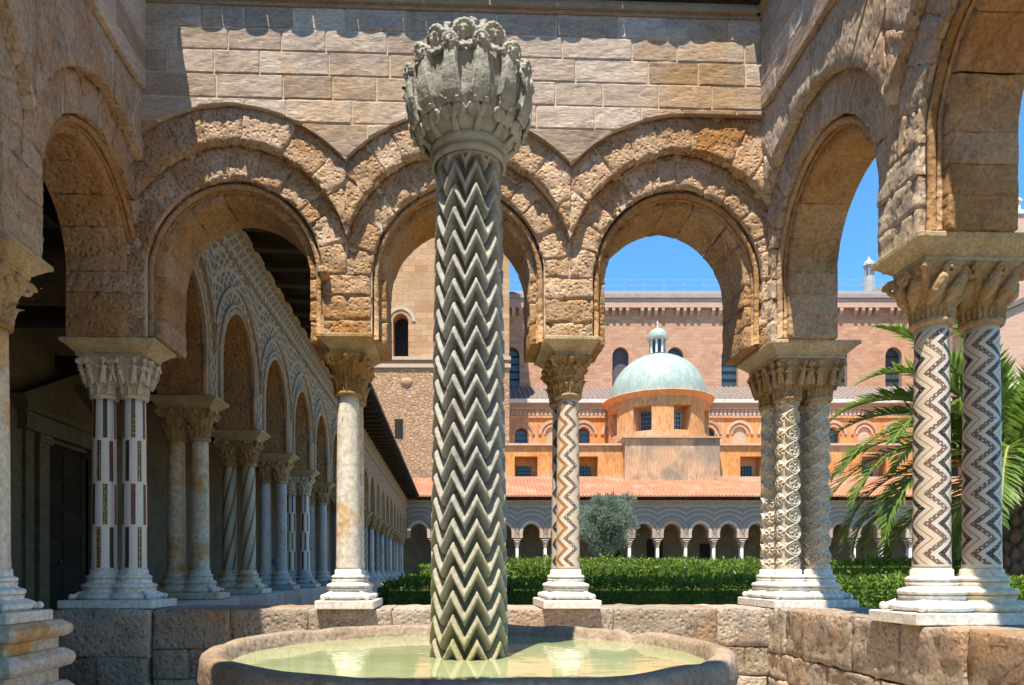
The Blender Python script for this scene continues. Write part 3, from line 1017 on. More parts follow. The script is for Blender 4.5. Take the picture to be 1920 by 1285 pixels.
bw = arcade_wall('pale ashlar wall over three rough stone arches behind the fountain', (0, 6.10, 0), 0,
                 [-1.925, .065, 2.06], .995, -3.0, 3.15, lambda u: 5.14 if u > 2.06 else (4.86 if u < -2.3 else 0), 11)
lw = arcade_wall('shaded rough stone arcade wall on the left of the fountain court', (-2.63, 0, 0), R(90),
                 [1.60, 3.585, 5.57], .9925, .30, 6.095, lambda u: 5.24 + .06 * max(0, 5.6 - u), 23, ext=(0, .45), over=.235, jt=.0016, bv=.003, voff=.002, mats=('ashlar', 'tufa_pale', 'soffit_shade_stone'), rg=.017)
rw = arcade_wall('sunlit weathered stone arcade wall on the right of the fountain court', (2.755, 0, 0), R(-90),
                 [-5.37, -3.41, -1.45], .98, -6.095, -.30, lambda u: 5.20 + .05 * max(0, u + 5.6), 37, ext=(.7, 0), over=.10, T=.66, jt=.0016, bv=.003, voff=.002, mats=('ashlar', 'tufa_pale', 'soffit_shade_stone'), rg=.017)
# fourth side of the court, the arcade the camera looks out of
t = thing('arcade_wall', 'plain stone arcade wall closing the near side of the court', 'wall', (0, .80, 0), R(180), 'arcade walls round the fountain court')
m = MB(); n = 130
for i in range(n):
    a, b = lerp(-3.0, 3.1, i / n), lerp(-3.0, 3.1, (i + 1) / n); mid = (a + b) / 2
    c = min((-2.06, -.065, 1.925), key=lambda q: abs(q - mid)); x = abs(mid - c)
    m.box(a, b, 0, .7, az(O4, x) if x < .66 else 3.14, 6.1)
m.build('wall_core', 'tufa_pale', t)
tmesh = next(o for o in COL.objects if o.parent == bw and o.name.startswith('roof_tile')).data
for i in range(31): link('roof_tile', tmesh, None, t, loc=(-2.95 + .195 * i, 0, 0))
MB().box(-3, 3.1, -.1, 1.05, 6.105, 6.111).build('eaves_board', 'dark_wood', t)
for cx in (-.93, 1.06):
    column_group('plain column pair of the near arcade standing %s of the viewpoint' % ('left' if cx < 0 else 'right'), (cx, .45, 0), R(90), [(-.14, 0), (.14, 0)], (.42, .25), ['cream_marble'], 'small', small=True,
                 group='column pairs of the fountain court')
m = MB()
def parapet(label, origin, rotz, rows, seed, T=.72, mat='parapet_stone', rough=.014):
    t = thing('parapet', label, 'parapet wall', origin, rotz, 'low parapet walls under the columns')
    rd = random.Random(seed)
    umin = min(r[2][0] for r in rows); umax = max(r[2][-1] for r in rows)
    c = MB()
    for z0, z1, us in rows:
        for a, b in zip(us, us[1:]):
            m = MB(); k = seed + rd.random() * 9
            stone_into(m, lambda s, q: (lerp(a, b, s), lerp(z0, z1, q)), rd.uniform(-.012, .012), T, 14, 9, rough, .004, .008, 7, k)
            m.build('parapet_block', mat, t, True)
        c.box(us[0] + .02, us[-1] - .02, .03, T - .03, z0, z1 - .03)
    c.build('mortar_bed', 'mortar', t)
    return t
XP = lambda px: XW(px, 6.14)
pb = parapet('low weathered stone parapet behind the fountain basin', (0, 6.14, 0), 0,
        [(.40, .75, [-2.60, XP(430), XP(578), XP(735), XP(905), XP(1150), XP(1345), 2.93]),
         (.14, .40, [-2.60, XP(350), XP(470), XP(640), XP(800), XP(1010), XP(1210), XP(1398), 2.93]),
         (0, .14, [-2.60, -1.5, -.2, 1.1, 2.0, 2.84])], 3)
pl_ = parapet('large pitted dark stone block under the mosaic striped columns at the left corner', (-3.03, 6.085, 0), 0,
        [(.33, .75, [-.42, .42]), (0, .33, [-.39, -.02, .41])], 8, T=.76, rough=.02)
pr_ = parapet('low rough stone parapet running forward on the right', (2.85, 0, 0), R(-90),
        [(.36, .75, [-6.18, -5.86, -5.55, -4.85, -4.33, -3.75, -2.9, -2.0, -1.0]),
         (.13, .36, [-6.18, -5.8, -5.2, -4.5, -3.9, -3.2, -2.3, -1.0]), (0, .13, [-6.18, -5.0, -4.2, -3.3, -2.1, -1.0])], 14, T=.86, rough=.022)

# ------------------------------------------------------------------ columns of the court
GRP = 'column pairs of the fountain court'
D2 = [(-.14, 0), (.14, 0)]
c1 = column_group('plain cream marble column pair with a leafy capital left of the fountain', (-.925, 6.43, 0), R(90), [(-.15, 0), (.15, 0)], (.41, .255), ['cream_marble'], 'acanthus', abhalf=(.40, .245), group=GRP)
c2 = column_group('orange and white zigzag mosaic column pair right of the fountain', (1.06, 6.43, 0), R(90), [(-.15, 0), (.15, 0)], (.41, .255), ['orange_zigzag', 'black_zigzag'], 'palmette', abhalf=(.40, .245), group=GRP)
c3 = column_group('left corner column pair inlaid with staggered gold and red mosaic strips', (-3.03, 6.46, 0), 0, [(-.135, 0), (.135, 0)], (.42, .26), ['mosaic_strips'], 'figures', 'pale_capital', abhalf=(.42, .245), group=GRP)
c4 = column_group('tall plain column pair at the left edge on a stepped marble pedestal', (-3.10, 4.58, 0), 0, D2, (.40, .245), ['cream_marble'], 'acanthus', abhalf=(.41, .235), group=GRP)
c5 = column_group('black and white zigzag mosaic column pair on the right parapet', (3.24, 4.34, 0), 0, [(-.165, 0), (.165, 0)], (.43, .25), ['mosaic_zigzag'], 'birds', abhalf=(.42, .25), group=GRP)
c6 = column_group('cluster of four columns carved with vine scrolls at the right corner', (3.245, 6.45, 0), 0, [(-.143, -.15), (.143, -.15), (-.143, .15), (.143, .15)], (.385, .40), ['carved_marble'], 'figures', abhalf=(.41, .40),
                  shaft_me=CARVED, name='column_cluster', cat='column cluster')
m = MB(); m.ell((-1.135, .10, 3.72), (.055, .07, .06)); m.v = [tuple(p[i] + jit(p, .01)[i] for i in range(3)) for p in m.v]; m.build('boss', 'tufa', bw, True)
# stepped pedestal under the left edge pair
ped = thing('pedestal', 'stepped and moulded marble pedestal under the left edge column', 'pedestal', (-3.13, 4.60, 0))
for hx, hy, z0, z1, nm in ((.50, .35, .63, .748, 'moulded_slab'), (.43, .29, .555, .63, 'recessed_course'), (.51, .36, .42, .555, 'moulded_slab'), (.43, .29, .33, .42, 'recessed_course'), (.52, .37, .14, .33, 'moulded_slab'), (.57, .42, 0, .14, 'foot_slab')):
    h = z1 - z0
    if nm == 'moulded_slab': pr = [(.06, 0), (.02, h * .12), (.004, h * .3), (0, h * .5), (.006, h * .72), (.03, h * .88), (.05, h)]
    else: pr = [(0, 0), (0, h)]
    o = link(nm, slab_mesh(hx, hy, pr, nm), 'cream_marble', ped, loc=(0, 0, z0))
# ------------------------------------------------------------------ the fountain
FX, FY = .088, 3.50
WZ, RZ_ = .652, .717
fo = thing('fountain', 'round stone basin with a tall zigzag carved column and a ball of carved figures', 'fountain', (FX, FY, 0))
def basin():
    mb = MB(); n = 220
    P = [(0.0, .60), (.5, .60), (1.0, .605), (1.135, .62), (1.150, .66), (1.168, .70), (1.178, .716), (1.195, .722), (1.235, .721), (1.254, .712), (1.262, .69), (1.262, .62), (1.255, .585), (1.235, .565), (1.18, .55), (1.08, .50), (.85, .38), (.62, .26), (.50, .12), (.48, 0)]
    Q = []
    for (r0, z0), (r1, z1) in zip(P, P[1:]):
        k = max(1, int(math.dist((r0, z0), (r1, z1)) / .035))
        k = min(k, 6)
        for i in range(k): Q.append((lerp(r0, r1, i / k), lerp(z0, z1, i / k)))
    Q.append(P[-1])
    vs = []
    for r, z in Q:
        for i in range(n):
            a = 2 * pi * i / n
            p = Vector((cos(a) * r, sin(a) * r, z))
            k = 1 if r > 1.1 else .2
            d = noise.noise(p * 2.0) * .008 + noise.noise(p * 7) * .003 + noise.noise(p * 19) * .0018
            rim = 1 if (r > 1.14 and z > .60) else .5
            # chipped notch in the far right of the rim, and gentle waves worn into it
            nt = math.exp(-((a - R(33)) / .06) ** 2) * .028 + math.exp(-((a - R(42)) / .03) ** 2) * .012
            wv = .012 * noise.noise(Vector((a * 4, 3, 0))) + .014 * max(0, noise.noise(Vector((cos(a) * 5, sin(a) * 5, 9))))
            zz = z + (d * .6 - wv - nt) * k * (1 if z > .66 else 0)
            rr = r + d * k * rim + (-.03 * nt / .055 if r > 1.2 and z > .6 else 0)
            if .55 < z < .66 and r > 1.22: rr += .010 * cos(a * 14)
            vs.append((rr * cos(a), rr * sin(a), zz))
    fs = [(j * n + i, j * n + (i + 1) % n, (j + 1) * n + (i + 1) % n, (j + 1) * n + i) for j in range(len(Q) - 1) for i in range(n)]
    fs = [tuple(reversed(f)) for f in fs]
    mb.add(vs, [f[::-1] for f in fs])
    return mb
bm_ = basin()
bm_.f = [f[::-1] for f in bm_.f]
bm_.build('basin', 'basin_stone', fo, True)

def fount_mat():
    N = NT('fountain_marble', .75, .3)
    o = N.pos(); z = N.xyz(o)[2]
    n1 = N.noise(o, 7, 8, .65); n2 = N.noise(o, 2.4, 5); n3 = N.noise(o, 45, 6, .7)
    c = N.mix(N.rng(n1, .35, .65), (.25, .24, .215), (.39, .375, .34))
    c = N.mix(N.rng(n2, .5, .7, 0, .6), c, (.47, .42, .33))
    low = N.m('ADD', N.rng(z, 1.7, .75), N.m('MULTIPLY', N.m('SUBTRACT', n2, .5), .8), clamp=True)
    c = N.mix(N.m('MULTIPLY', low, .6), c, (.36, .31, .16))
    c = N.mix(N.rng(N.noise(o, 12, 8, .75), .54, .72, 0, .6), c, (.13, .12, .105))
    st = N.noise(N.map(o, (14, 14, .9)), 1.0, 6, .65)
    c = N.mix(N.rng(st, .52, .70, 0, .7), c, (.12, .115, .105))
    c = N.mix(N.rng(N.noise(N.map(o, (9, 9, .7)), 1.0, 5, .6), .58, .74, 0, .6), c, (.52, .50, .46))
    c = N.mix(N.m('MULTIPLY', N.rng(z, .92, .66), N.rng(n1, .42, .62, 0, .7)), c, (.24, .215, .07))
    N.bump(N.m('ADD', n3, n1), .7, .012)
    MAT['fountain_marble'] = N.done(c)
fount_mat()
CH = 2.62                       # shaft height above the water bed
def fountain_shaft():
    n, m = 324, 500
    mb = MB(); NZ = 9; P = .1165
    z0, z1 = .60, 3.14
    def tri(a): return abs(((a / (2 * pi) * NZ) % 1.0) * 2 - 1)
    def f(s, t):
        a = 2 * pi * s; z = lerp(z0, z1, t)
        R0 = lerp(.184, .152, t) - .008 * max(0, (t - .9) / .1)
        ph = ((z - z0 + .028) / P + tri(a + .32) * .98) % 1.0
        # rounded chevron roll, a fillet, then a deep groove
        if ph < .60: g = max(0, 1 - ((ph - .30) / .34) ** 2) ** .5
        elif ph < .68: g = .16
        elif ph < .72: g = -.04
        else: g = -.40
        e = min(1, (t / .012)) if t < .012 else 1
        top = max(0, (t - .985) / .015)
        p = Vector((cos(a) * 3, sin(a) * 3, z * 3))
        w = noise.noise(p * 1.3) * .004 + noise.noise(p * 6) * .0022
        r = R0 - .042 + .057 * g * (1 - top) + w
        return (r * cos(a), r * sin(a), z)
    mb.grid(f, n, m)
    return mb
fountain_shaft().build('shaft', 'fountain_marble', fo, True)
P = []
DZ = -.075
for z, r in ((3.175, .145), (3.178, .172)):
    P.append((r, z))
for i in range(9):
    t = -pi / 2 + pi * i / 8; P.append((.172 + .018 * cos(t), 3.196 + .018 * sin(t)))
P.append((.170, 3.218))
for i in range(9):
    t = -pi / 2 + pi * i / 8; P.append((.168 + .028 * cos(t), 3.248 + .028 * sin(t)))
P += [(.16, 3.28), (.15, 3.30)]
MB().lathe([(r, z + DZ) for r, z in P], 64).build('neck_ring', 'fountain_marble', fo, True)
BULB = [(.15, 3.120), (.195, 3.155), (.232, 3.205), (.258, 3.28), (.274, 3.36), (.279, 3.44), (.271, 3.52), (.248, 3.605), (.210, 3.675), (.160, 3.73), (.10, 3.765), (.01, 3.78)]
BULB = [(r * 1.01, 3.175 + (z - 3.12) * .85) for r, z in BULB]
def bulb_r(z):
    for (r0, z0), (r1, z1) in zip(BULB, BULB[1:]):
        if z0 <= z <= z1: return lerp(r0, r1, (z - z0) / (z1 - z0))
    return .15
Q = []
for (r0, z0), (r1, z1) in zip(BULB, BULB[1:]):
    for i in range(4): Q.append((lerp(r0, r1, i / 4) + .0, lerp(z0, z1, i / 4)))
Q.append(BULB[-1])
bl = MB().lathe(Q, 96, cap=False)
bl.v = [tuple(Vector(p) + Vector((p[0], p[1], 0)) * (noise.noise(Vector(p) * 11) * .05)) for p in bl.v]
ball = bl.build('capital', 'fountain_marble', fo, True)
# arc length table along the ball's profile, for wrapping the reliefs
ARC = [(0.0, BULB[0][0], BULB[0][1])]
for r, z in Q[1:]:
    s0, r0, z0 = ARC[-1]; ARC.append((s0 + math.dist((r0, z0), (r, z)), r, z))
def wrap(me, s_off):
    """bend a flat relief (x across, z up, -y out) on to the ball"""
    for v in me.vertices:
        x, y, z = v.co
        s = max(0.0, min(ARC[-1][0] - 1e-4, z + s_off))
        k = 0
        while ARC[k + 1][0] < s: k += 1
        s0, r0, z0 = ARC[k]; s1, r1, z1 = ARC[k + 1]
        f = (s - s0) / max(1e-6, s1 - s0)
        r, zz = lerp(r0, r1, f), lerp(z0, z1, f)
        tx, tz = (r1 - r0), (z1 - z0); L = math.hypot(tx, tz) or 1
        nr, nz = tz / L, -tx / L
        rr = r + nr * (-y); z2 = zz + nz * (-y)
        a = -pi / 2 + x / max(r, .10)
        v.co = (rr * cos(a), rr * sin(a), z2)
    return me
variants = []
for k in range(3):
    mb = MB()
    figure_into(mb, Matrix.Identity(4), .80, (0, 2, 0)[k], k, head=False)
    if k == 1:
        mb.tube([(.03, -.03, -.02), (.045, -.035, .08), (.04, -.03, .17)], [.014, .013, .008], 8)
    for q in (-2, -1, 0, 1, 2):
        mb.tube([(q * .016, -.030, -.02), (q * .012, -.036, .09), (q * .008, -.036, .17)], [.008, .0065, .004], 6)
    variants.append(wrap(remeshed(mb, .0038, 'relief_figure', .0010, 80, 0), .165))
for i in range(13):
    link('relief_figure', withmat(variants[(i * 5 + i // 4) % 3], 'fountain_marble'), None, ball, rotz=2 * pi * (i + .35) / 13)
mb = MB()
for sg in (-1, 1):
    mb.tube(spiral((sg * .032, -.012, .03), .026, 1.4, 0 if sg > 0 else pi), [.014] * 12 + [.010] * 10, 8)
    mb.tube([(sg * .055, -.006, -.06), (sg * .060, -.014, 0), (sg * .05, -.016, .06), (sg * .02, -.02, .10)], [.010, .012, .010, .006], 8)
sc_ = wrap(remeshed(mb, .0038, 'scroll', .0008, 80, 0), .085)
for i in range(12):
    link('scroll', withmat(sc_, 'fountain_marble'), None, ball, rotz=2 * pi * (i + .85) / 12)
def outward(me, name, n, ph, r, z, tilt, jz=0.0):
    """carved lumps standing out of the ball and looking out and down"""
    r2 = random.Random(n * 7 + int(z * 100))
    for i in range(n):
        a = 2 * pi * (i + ph) / n
        o = link(name, withmat(me[i % len(me)], 'fountain_marble'), None, ball)
        o.location = (r * sin(a), -r * cos(a), z + r2.uniform(-jz, jz))
        o.rotation_euler = (R(tilt), R(r2.uniform(-9, 9)), a + R(r2.uniform(-10, 10)))
def face(s, lion):
    mb = MB(); mask_into(mb, Matrix.Identity(4), s, lion)
    mb.ell((0, .03 * s, 0), (.05 * s, .05 * s, .055 * s))
    return remeshed(mb, .0036, 'mask_head', .0008, 80, 0)
outward([face(.62, False), face(.58, True)], 'relief_head', 13, .35, .302, 3.520, 12, .006)
outward([face(.86, True), face(.80, False), face(.84, True)], 'mask_head', 11, .80, .240, 3.600, 24, .010)
def clump(seed):
    r2 = random.Random(seed); mb = MB()
    for k in range(12):
        x, z = r2.uniform(-.036, .036), r2.uniform(-.04, .035)
        mb.ell((x, -.012 * r2.random(), z), (r2.uniform(.010, .018),) * 3, None, 8, 6)
    for sg in (-1, 1):
        mb.tube([(sg * .015, .0, -.05), (sg * .024, -.014, 0), (sg * .030, -.018, .04), (sg * .038, -.010, .052)], [.012, .014, .011, .008], 8)
        mb.tube(spiral((sg * .022, -.014, .032), .015, 1.3, 0), .007, 6)
    return remeshed(mb, .004, 'foliage_clump', .0012, 80, 0)
outward([clump(1), clump(2), clump(3)], 'foliage_clump', 10, .3, .195, 3.662, -14, .008)
outward([clump(4), clump(5)], 'foliage_clump', 6, .1, .105, 3.705, -40, .006)
for a in (R(172), R(12), R(185)):
    MB().tube([(.25 * cos(a), .25 * sin(a), 3.48), (.335 * cos(a), .335 * sin(a), 3.488)], [.007, .007], 8).build('spout', 'iron', ball, True)

# water
def water():
    N = NT('pool_water', .03, .5)
    p = N.pos()
    n = N.noise(p, 1.6, 4, .6, .4)
    c = N.mix(N.rng(n, .35, .65), (.23, .265, .13), (.33, .35, .20))
    N.b.inputs['IOR'].default_value = 1.33
    w = N.noise(N.map(p, (1, 1, 1)), 7.0, 3, .5, .6)
    x = N.xyz(p)
    N.bump(w, .06, .02)
    MAT['pool_water'] = N.done(c)
water()
wm = MB(); n = 128
wm.add([(FX, FY, WZ)] + [(FX + 1.147 * cos(2 * pi * i / n), FY + 1.147 * sin(2 * pi * i / n), WZ) for i in range(n)], [(0, 1 + i, 1 + (i + 1) % n) for i in range(n)])
wm.build('water', 'pool_water', kind='structure')
# ------------------------------------------------------------------ cloister galleries
def inlay_mat():
    N = NT('lava_inlay', .9)
    u = N.n('ShaderNodeUVMap', uv_map='uv').outputs[0]
    x, y = N.xyz(u)[:2]
    p = N.pos()
    def line(v): return N.m('ABSOLUTE', N.m('SUBTRACT', N.m('FRACT', v), .5))
    a = line(N.m('ADD', N.m('MULTIPLY', x, 5.2), N.m('MULTIPLY', y, 7.5)))
    b = line(N.m('SUBTRACT', N.m('MULTIPLY', x, 5.2), N.m('MULTIPLY', y, 7.5)))
    d = N.m('MINIMUM', a, b)
    cell = N.m('GREATER_THAN', d, .15)
    ring = N.m('ABSOLUTE', N.m('SUBTRACT', N.m('FRACT', N.m('MULTIPLY', y, 4.2)), .5))
    cell = N.m('MULTIPLY', cell, N.m('GREATER_THAN', ring, .12))
    n = N.noise(p, 5, 7, .7)
    base = N.mix(N.rng(n, .35, .65), (.34, .25, .17), (.44, .34, .24))
    c = N.mix(N.m('MULTIPLY', cell, .85), base, (.13, .09, .06))
    N.bump(N.m('SUBTRACT', 1.0, cell), .5, .02)
    MAT['lava_inlay'] = N.done(c)
    N = NT('lava_zigzag', .9)
    u = N.n('ShaderNodeUVMap', uv_map='uv').outputs[0]
    x, y = N.xyz(u)[:2]
    w = N.m('ADD', N.m('MULTIPLY', y, 3.3), N.m('MULTIPLY', N.m('PINGPONG', N.m('MULTIPLY', x, 9.0), .5), .9))
    cell = N.m('GREATER_THAN', N.m('FRACT', w), .5)
    base = N.mix(N.noise(N.pos(), 1.5, 6), (.33, .25, .20), (.42, .34, .28))
    MAT['lava_zigzag'] = N.done(N.mix(N.m('MULTIPLY', cell, .7), base, (.15, .12, .12)))
inlay_mat()

def arch_panel(c, half, o, zc, zb, zt, v0, v1, nt=24, nr=3):
    def arr(t):
        Rr, e = o
        return -e * abs(cos(t)) + sqrt(Rr * Rr - (e * sin(t)) ** 2)
    def rm(t):
        a = half / max(1e-4, abs(cos(t))); b = (zt - zc) / max(1e-4, sin(t))
        return min(a, b)
    mb = MB()
    ts = sorted(set([pi * i / nt for i in range(nt + 1)] + [math.atan2(zt - zc, half), pi - math.atan2(zt - zc, half)]))
    m = len(ts) - 1
    def P(s, q):
        t = ts[m - round(s * m)]; r = lerp(arr(t), rm(t), q)
        return (c + r * cos(t), v0, zc + r * sin(t))
    def U(s, q):
        t = ts[m - round(s * m)]; r = lerp(arr(t), rm(t), q)
        return (t * 1.05, r)
    mb.grid(P, m, nr, uvf=U)
    w = arr(0)
    for sg in (-1, 1):
        a, b = sorted((c + sg * w, c + sg * half))
        mb.grid(lambda s, q: (lerp(a, b, s), v0, lerp(zb, zc, q)), 1, 1, uvf=lambda s, q: (q * (zc - zb), lerp(a, b, s) - a))
    so = MB()
    so.grid(lambda s, q: (c + arr(pi * (1 - s)) * cos(pi * (1 - s)), lerp(v1, v0, q), zc + arr(pi * (1 - s)) * sin(pi * (1 - s))), nt, 2)
    for sg in (-1, 1):
        so.grid(lambda s, q: (c + sg * w, lerp(v0, v1, s), lerp(zb, zc, q)), 2, 1, flip=(sg > 0))
        a, b = sorted((c + sg * w, c + sg * half))
        so.grid(lambda s, q: (lerp(a, b, s), lerp(v1, v0, q), zb), 1, 1)
    # back face
    mb2 = so
    mb2.grid(lambda s, q: (P(s, q)[0], v1, P(s, q)[2]), m, 1, flip=True)
    for sg in (-1, 1):
        a, b = sorted((c + sg * w, c + sg * half))
        mb2.grid(lambda s, q: (lerp(a, b, s), v1, lerp(zb, zc, q)), 1, 1, flip=True)
    return mb, so

def archivolt(c, zc, r0, r1, va, vb, e=.02, nt=24, z0=None):
    """a proud curved band between two radii"""
    mb = MB()
    def rr(r, t): return -e * abs(cos(t)) + sqrt((r + e) ** 2 - (e * sin(t)) ** 2)
    def P(r, v):
        def f(s, q):
            t = pi * (1 - s); k = rr(lerp(r[0], r[1], q), t)
            return (c + k * cos(t), lerp(v[0], v[1], q), zc + k * sin(t))
        return f
    mb.grid(P((r0, r1), (va, va)), nt, 1)
    mb.grid(P((r1, r1), (va, vb)), nt, 1)
    mb.grid(P((r0, r0), (vb, va)), nt, 1)
    if z0 is not None:
        for sg in (-1, 1):
            a, b = sorted((c + sg * r0, c + sg * r1))
            mb.box(a, b, va, vb, z0, zc)
    return mb

ORD_ = ['first', 'second', 'third', 'fourth', 'fifth', 'sixth', 'seventh', 'eighth', 'ninth', 'tenth', 'eleventh', 'twelfth', 'thirteenth', 'fourteenth', 'fifteenth',
        'sixteenth', 'seventeenth', 'eighteenth', 'nineteenth', 'twentieth', 'twenty-first', 'twenty-second', 'twenty-third', 'twenty-fourth']
PIT = 1.99
gl = thing('gallery_arcade', 'long shaded arcade wall with dark inlaid pointed arches receding on the left', 'arcade wall', (-2.86, 6.48, 0), R(90))
g0 = 0.0
NB = 19
for k in range(NB):
    c = PIT * (k + .5)
    nt = 28 if k < 6 else 12
    front, sof = arch_panel(c, PIT / 2 + .0005 * (k % 2), (.827, .107), 3.72, 3.139, 5.15, 0.0, .56, nt)
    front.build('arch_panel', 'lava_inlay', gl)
    sof.build('intrados', 'soffit_shade_stone', gl, True)
    if k < 8:
        for r0, r1, va in ((.70, .76, -.022), (1.00, 1.04, -.035)):
            m = archivolt(c, 3.72, r0, r1, va, .03, .107, nt, 3.14 if r0 < .9 else None)
            m.v = [v for v in m.v]
            if r0 > .9:  # the hood rings stop where neighbouring arches meet
                keep = [f for f in m.f if all(abs(m.v[i][0] - c) < PIT / 2 + .01 for i in f)]
                m.f = keep
            m.build('archivolt', 'arcade_stone', gl, True)
        m = MB()
        pts = [(c + .80, -.012, 3.14)] + [(c + .80 * cos(pi * i / 24), -.012, 3.72 + (.80 + .09 * sin(pi * i / 24)) * sin(pi * i / 24)) for i in range(25)] + [(c - .80, -.012, 3.14)]
        m.tube(pts, .028, 6); m.build('roll_moulding', 'arcade_stone', gl, True)
    a, b = c - PIT / 2, c + PIT / 2
L = PIT * NB
m = MB()
m.grid(lambda s, q: (lerp(0, L, s), -.03, lerp(5.152, 5.60, q)), NB * 2, 1, uvf=lambda s, q: (s * L, .03 + q * .45))
m.build('lattice_band', 'lava_inlay', gl)
m = MB(); m.box(0, L, -.0285, .56, 5.151, 5.619); m.build('wall_top', 'arcade_stone', gl)
m = MB(); m.box(0, L, -.06, .5, 5.62, 5.70); m.build('cornice', 'arcade_stone', gl)
for i in range(int(L / .62)):
    u = .4 + i * .62
    m = MB()
    m.add([(u - .07, -.06, 5.64), (u + .07, -.06, 5.64), (u + .07, -.35, 5.63), (u - .07, -.35, 5.63), (u + .07, -.72, 5.63), (u - .07, -.72, 5.63),
           (u - .07, -.06, 5.73), (u + .07, -.06, 5.73), (u + .07, -.72, 5.73), (u - .07, -.72, 5.73)],
          [(0, 1, 2, 3), (3, 2, 4, 5), (5, 4, 8, 9), (9, 8, 7, 6), (1, 7, 8, 4, 2), (0, 3, 5, 9, 6)])
    m.build('rafter', 'dark_wood', gl)
m = MB()
m.add([(0, -.78, 5.735), (L, -.78, 5.735), (L, 4.6, 7.5), (0, 4.6, 7.5), (0, -.78, 5.77), (L, -.78, 5.77), (L, 4.6, 7.54), (0, 4.6, 7.54)],
      [(3, 2, 1, 0), (4, 5, 6, 7), (0, 1, 5, 4), (1, 2, 6, 5), (2, 3, 7, 6), (3, 0, 4, 7)])
m.build('roof_boards', 'dark_wood', gl)
def tile_sheet(x0, x1, n_pitch, y0, z0, y1, z1, rows, seg=6, amp=.045):
    """barrel tile roof: ridged columns with a step at every course"""
    mb = MB(); r2 = random.Random(4)
    nx = int((x1 - x0) / n_pitch) * seg
    vs = []; fs = []
    w = nx + 1
    for j in range(rows):
        for e in (0, 1):
            t = (j + e) / rows
            for i in range(nx + 1):
                ph = (i % seg) / seg
                h = amp * abs(sin(pi * ph)) * 1.6
                jt = r2.uniform(-.004, .004)
                vs.append((lerp(x0, x1, i / nx), lerp(y0, y1, t) + jt, lerp(z0, z1, t) + h + (.0 if e else .028)))
    for j in range(rows * 2 - 1):
        for i in range(nx):
            a = j * w + i
            fs.append((a, a + 1, a + w + 1, a + w))
    mb.add(vs, fs)
    # closed front edge showing each tile's mouth
    b = len(mb.v)
    mb.v += [(lerp(x0, x1, i / nx), y0 + .01, z0 - .02) for i in range(w)]
    mb.f += [(b + i, b + i + 1, i + 1, i) for i in range(nx)]
    return mb
tile_sheet(0, L, .24, -.84, 5.79, 4.6, 7.56, 14, 5).build('roof_tiles', 'old_roof', gl, kind='stuff')

types = ['cream_marble', 'spiral_mosaic', 'grey_marble', 'mosaic_strips', 'grey_marble', 'checker_mosaic']
names = ['plain cream marble', 'spiral mosaic', 'plain grey marble', 'mosaic striped', 'second plain grey marble', 'checkered mosaic']
GG = 'column pairs of the long left gallery'
for k in range(1, NB):
    if k <= 6: ty, nm = types[k - 1], names[k - 1] + ' column pair'
    elif k % 2: ty, nm = 'spiral_cord', 'corded'
    else: ty, nm = 'grey_marble', 'plain bluish'
    Y = 6.48 + PIT * k
    lab = ('%s of the left gallery, %s pair beyond the corner' % (nm, ORD_[k - 1])) if k <= 6 else '%s column pair of the left gallery, %s pair beyond the corner' % (nm, ORD_[k - 1])
    column_group(lab, (-3.16, Y, 0), 0, D2, (.42, .25), [ty], 'acanthus' if k % 2 else 'palmette', group=GG, small=k > 5, basemat='grey_marble' if k > 2 else 'cream_marble', capmat='capital_stone' if k != 4 else 'pale_capital', abhalf=(.41, .25))
pg = thing('parapet', 'low dark stone podium under the receding left gallery columns', 'parapet wall', (-2.74, 6.86, 0), R(90), 'low parapet walls under the columns')
r3 = random.Random(9)
u = 0.0
while u < L - .5:
    w = r3.uniform(.8, 1.3)
    for a, b in ((0, .40), (.40, .75)):
        m = MB()
        if u < 14: stone_into(m, lambda s, q: (lerp(u, u + w, s), lerp(a, b, q)), r3.uniform(-.006, .006), .82, 4, 4, .007, .005, .012, 2, u)
        else: m.box(u, u + w - .008, r3.uniform(-.006, .006), .82, a, b)
        m.build('parapet_block', 'podium_stone', pg, u < 14)
    u += w
# inside of the gallery: rear wall, ends, ceiling, portal
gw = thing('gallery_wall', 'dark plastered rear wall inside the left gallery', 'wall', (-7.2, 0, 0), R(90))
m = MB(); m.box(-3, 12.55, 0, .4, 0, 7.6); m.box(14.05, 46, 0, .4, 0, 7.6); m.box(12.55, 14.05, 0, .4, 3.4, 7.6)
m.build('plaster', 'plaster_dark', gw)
m = MB(); m.box(-3.2, -3.0, -4.6, .4, 0, 7.6); m.build('end_wall', 'plaster_dark', gw)
m = MB()
m.add([(-3, -4.62, 6.12), (6.9, -4.62, 6.12), (6.9, .2, 7.6), (-3, .2, 7.6), (-3, -4.62, 6.2), (6.9, -4.62, 6.2), (6.9, .2, 7.7), (-3, .2, 7.7)],
      [(3, 2, 1, 0), (4, 5, 6, 7), (0, 1, 5, 4), (1, 2, 6, 5), (2, 3, 7, 6), (3, 0, 4, 7)])
m.build('roof', 'dark_wood', gw)
for i in range(18):
    m = MB(); y = -1.5 + i * 2.4
    m.box(y, y + .22, -3.85, 0, 4.75, 5.0); m.build('tie_beam', 'dark_wood', gw)
po = thing('portal', 'dark wooden door in a moulded stone portal with a pediment inside the left gallery', 'doorway', (-7.2, 13.3, 0), R(90))
m = MB(); m.box(-.75, .75, .12, .2, 0, 3.4)
dr = m.build('door', 'dark_wood', po)
for i in range(6):
    for j in (0, 1):
        m = MB(); m.box(-.68 + j * .72, -.04 + j * .72, .095, .125, .15 + i * .54, .58 + i * .54); m.build('door_panel', 'dark_wood', dr)
m = MB(); m.ell((-.1, .08, 1.25), (.05, .04, .05)); m.build('handle', 'iron', dr, True)
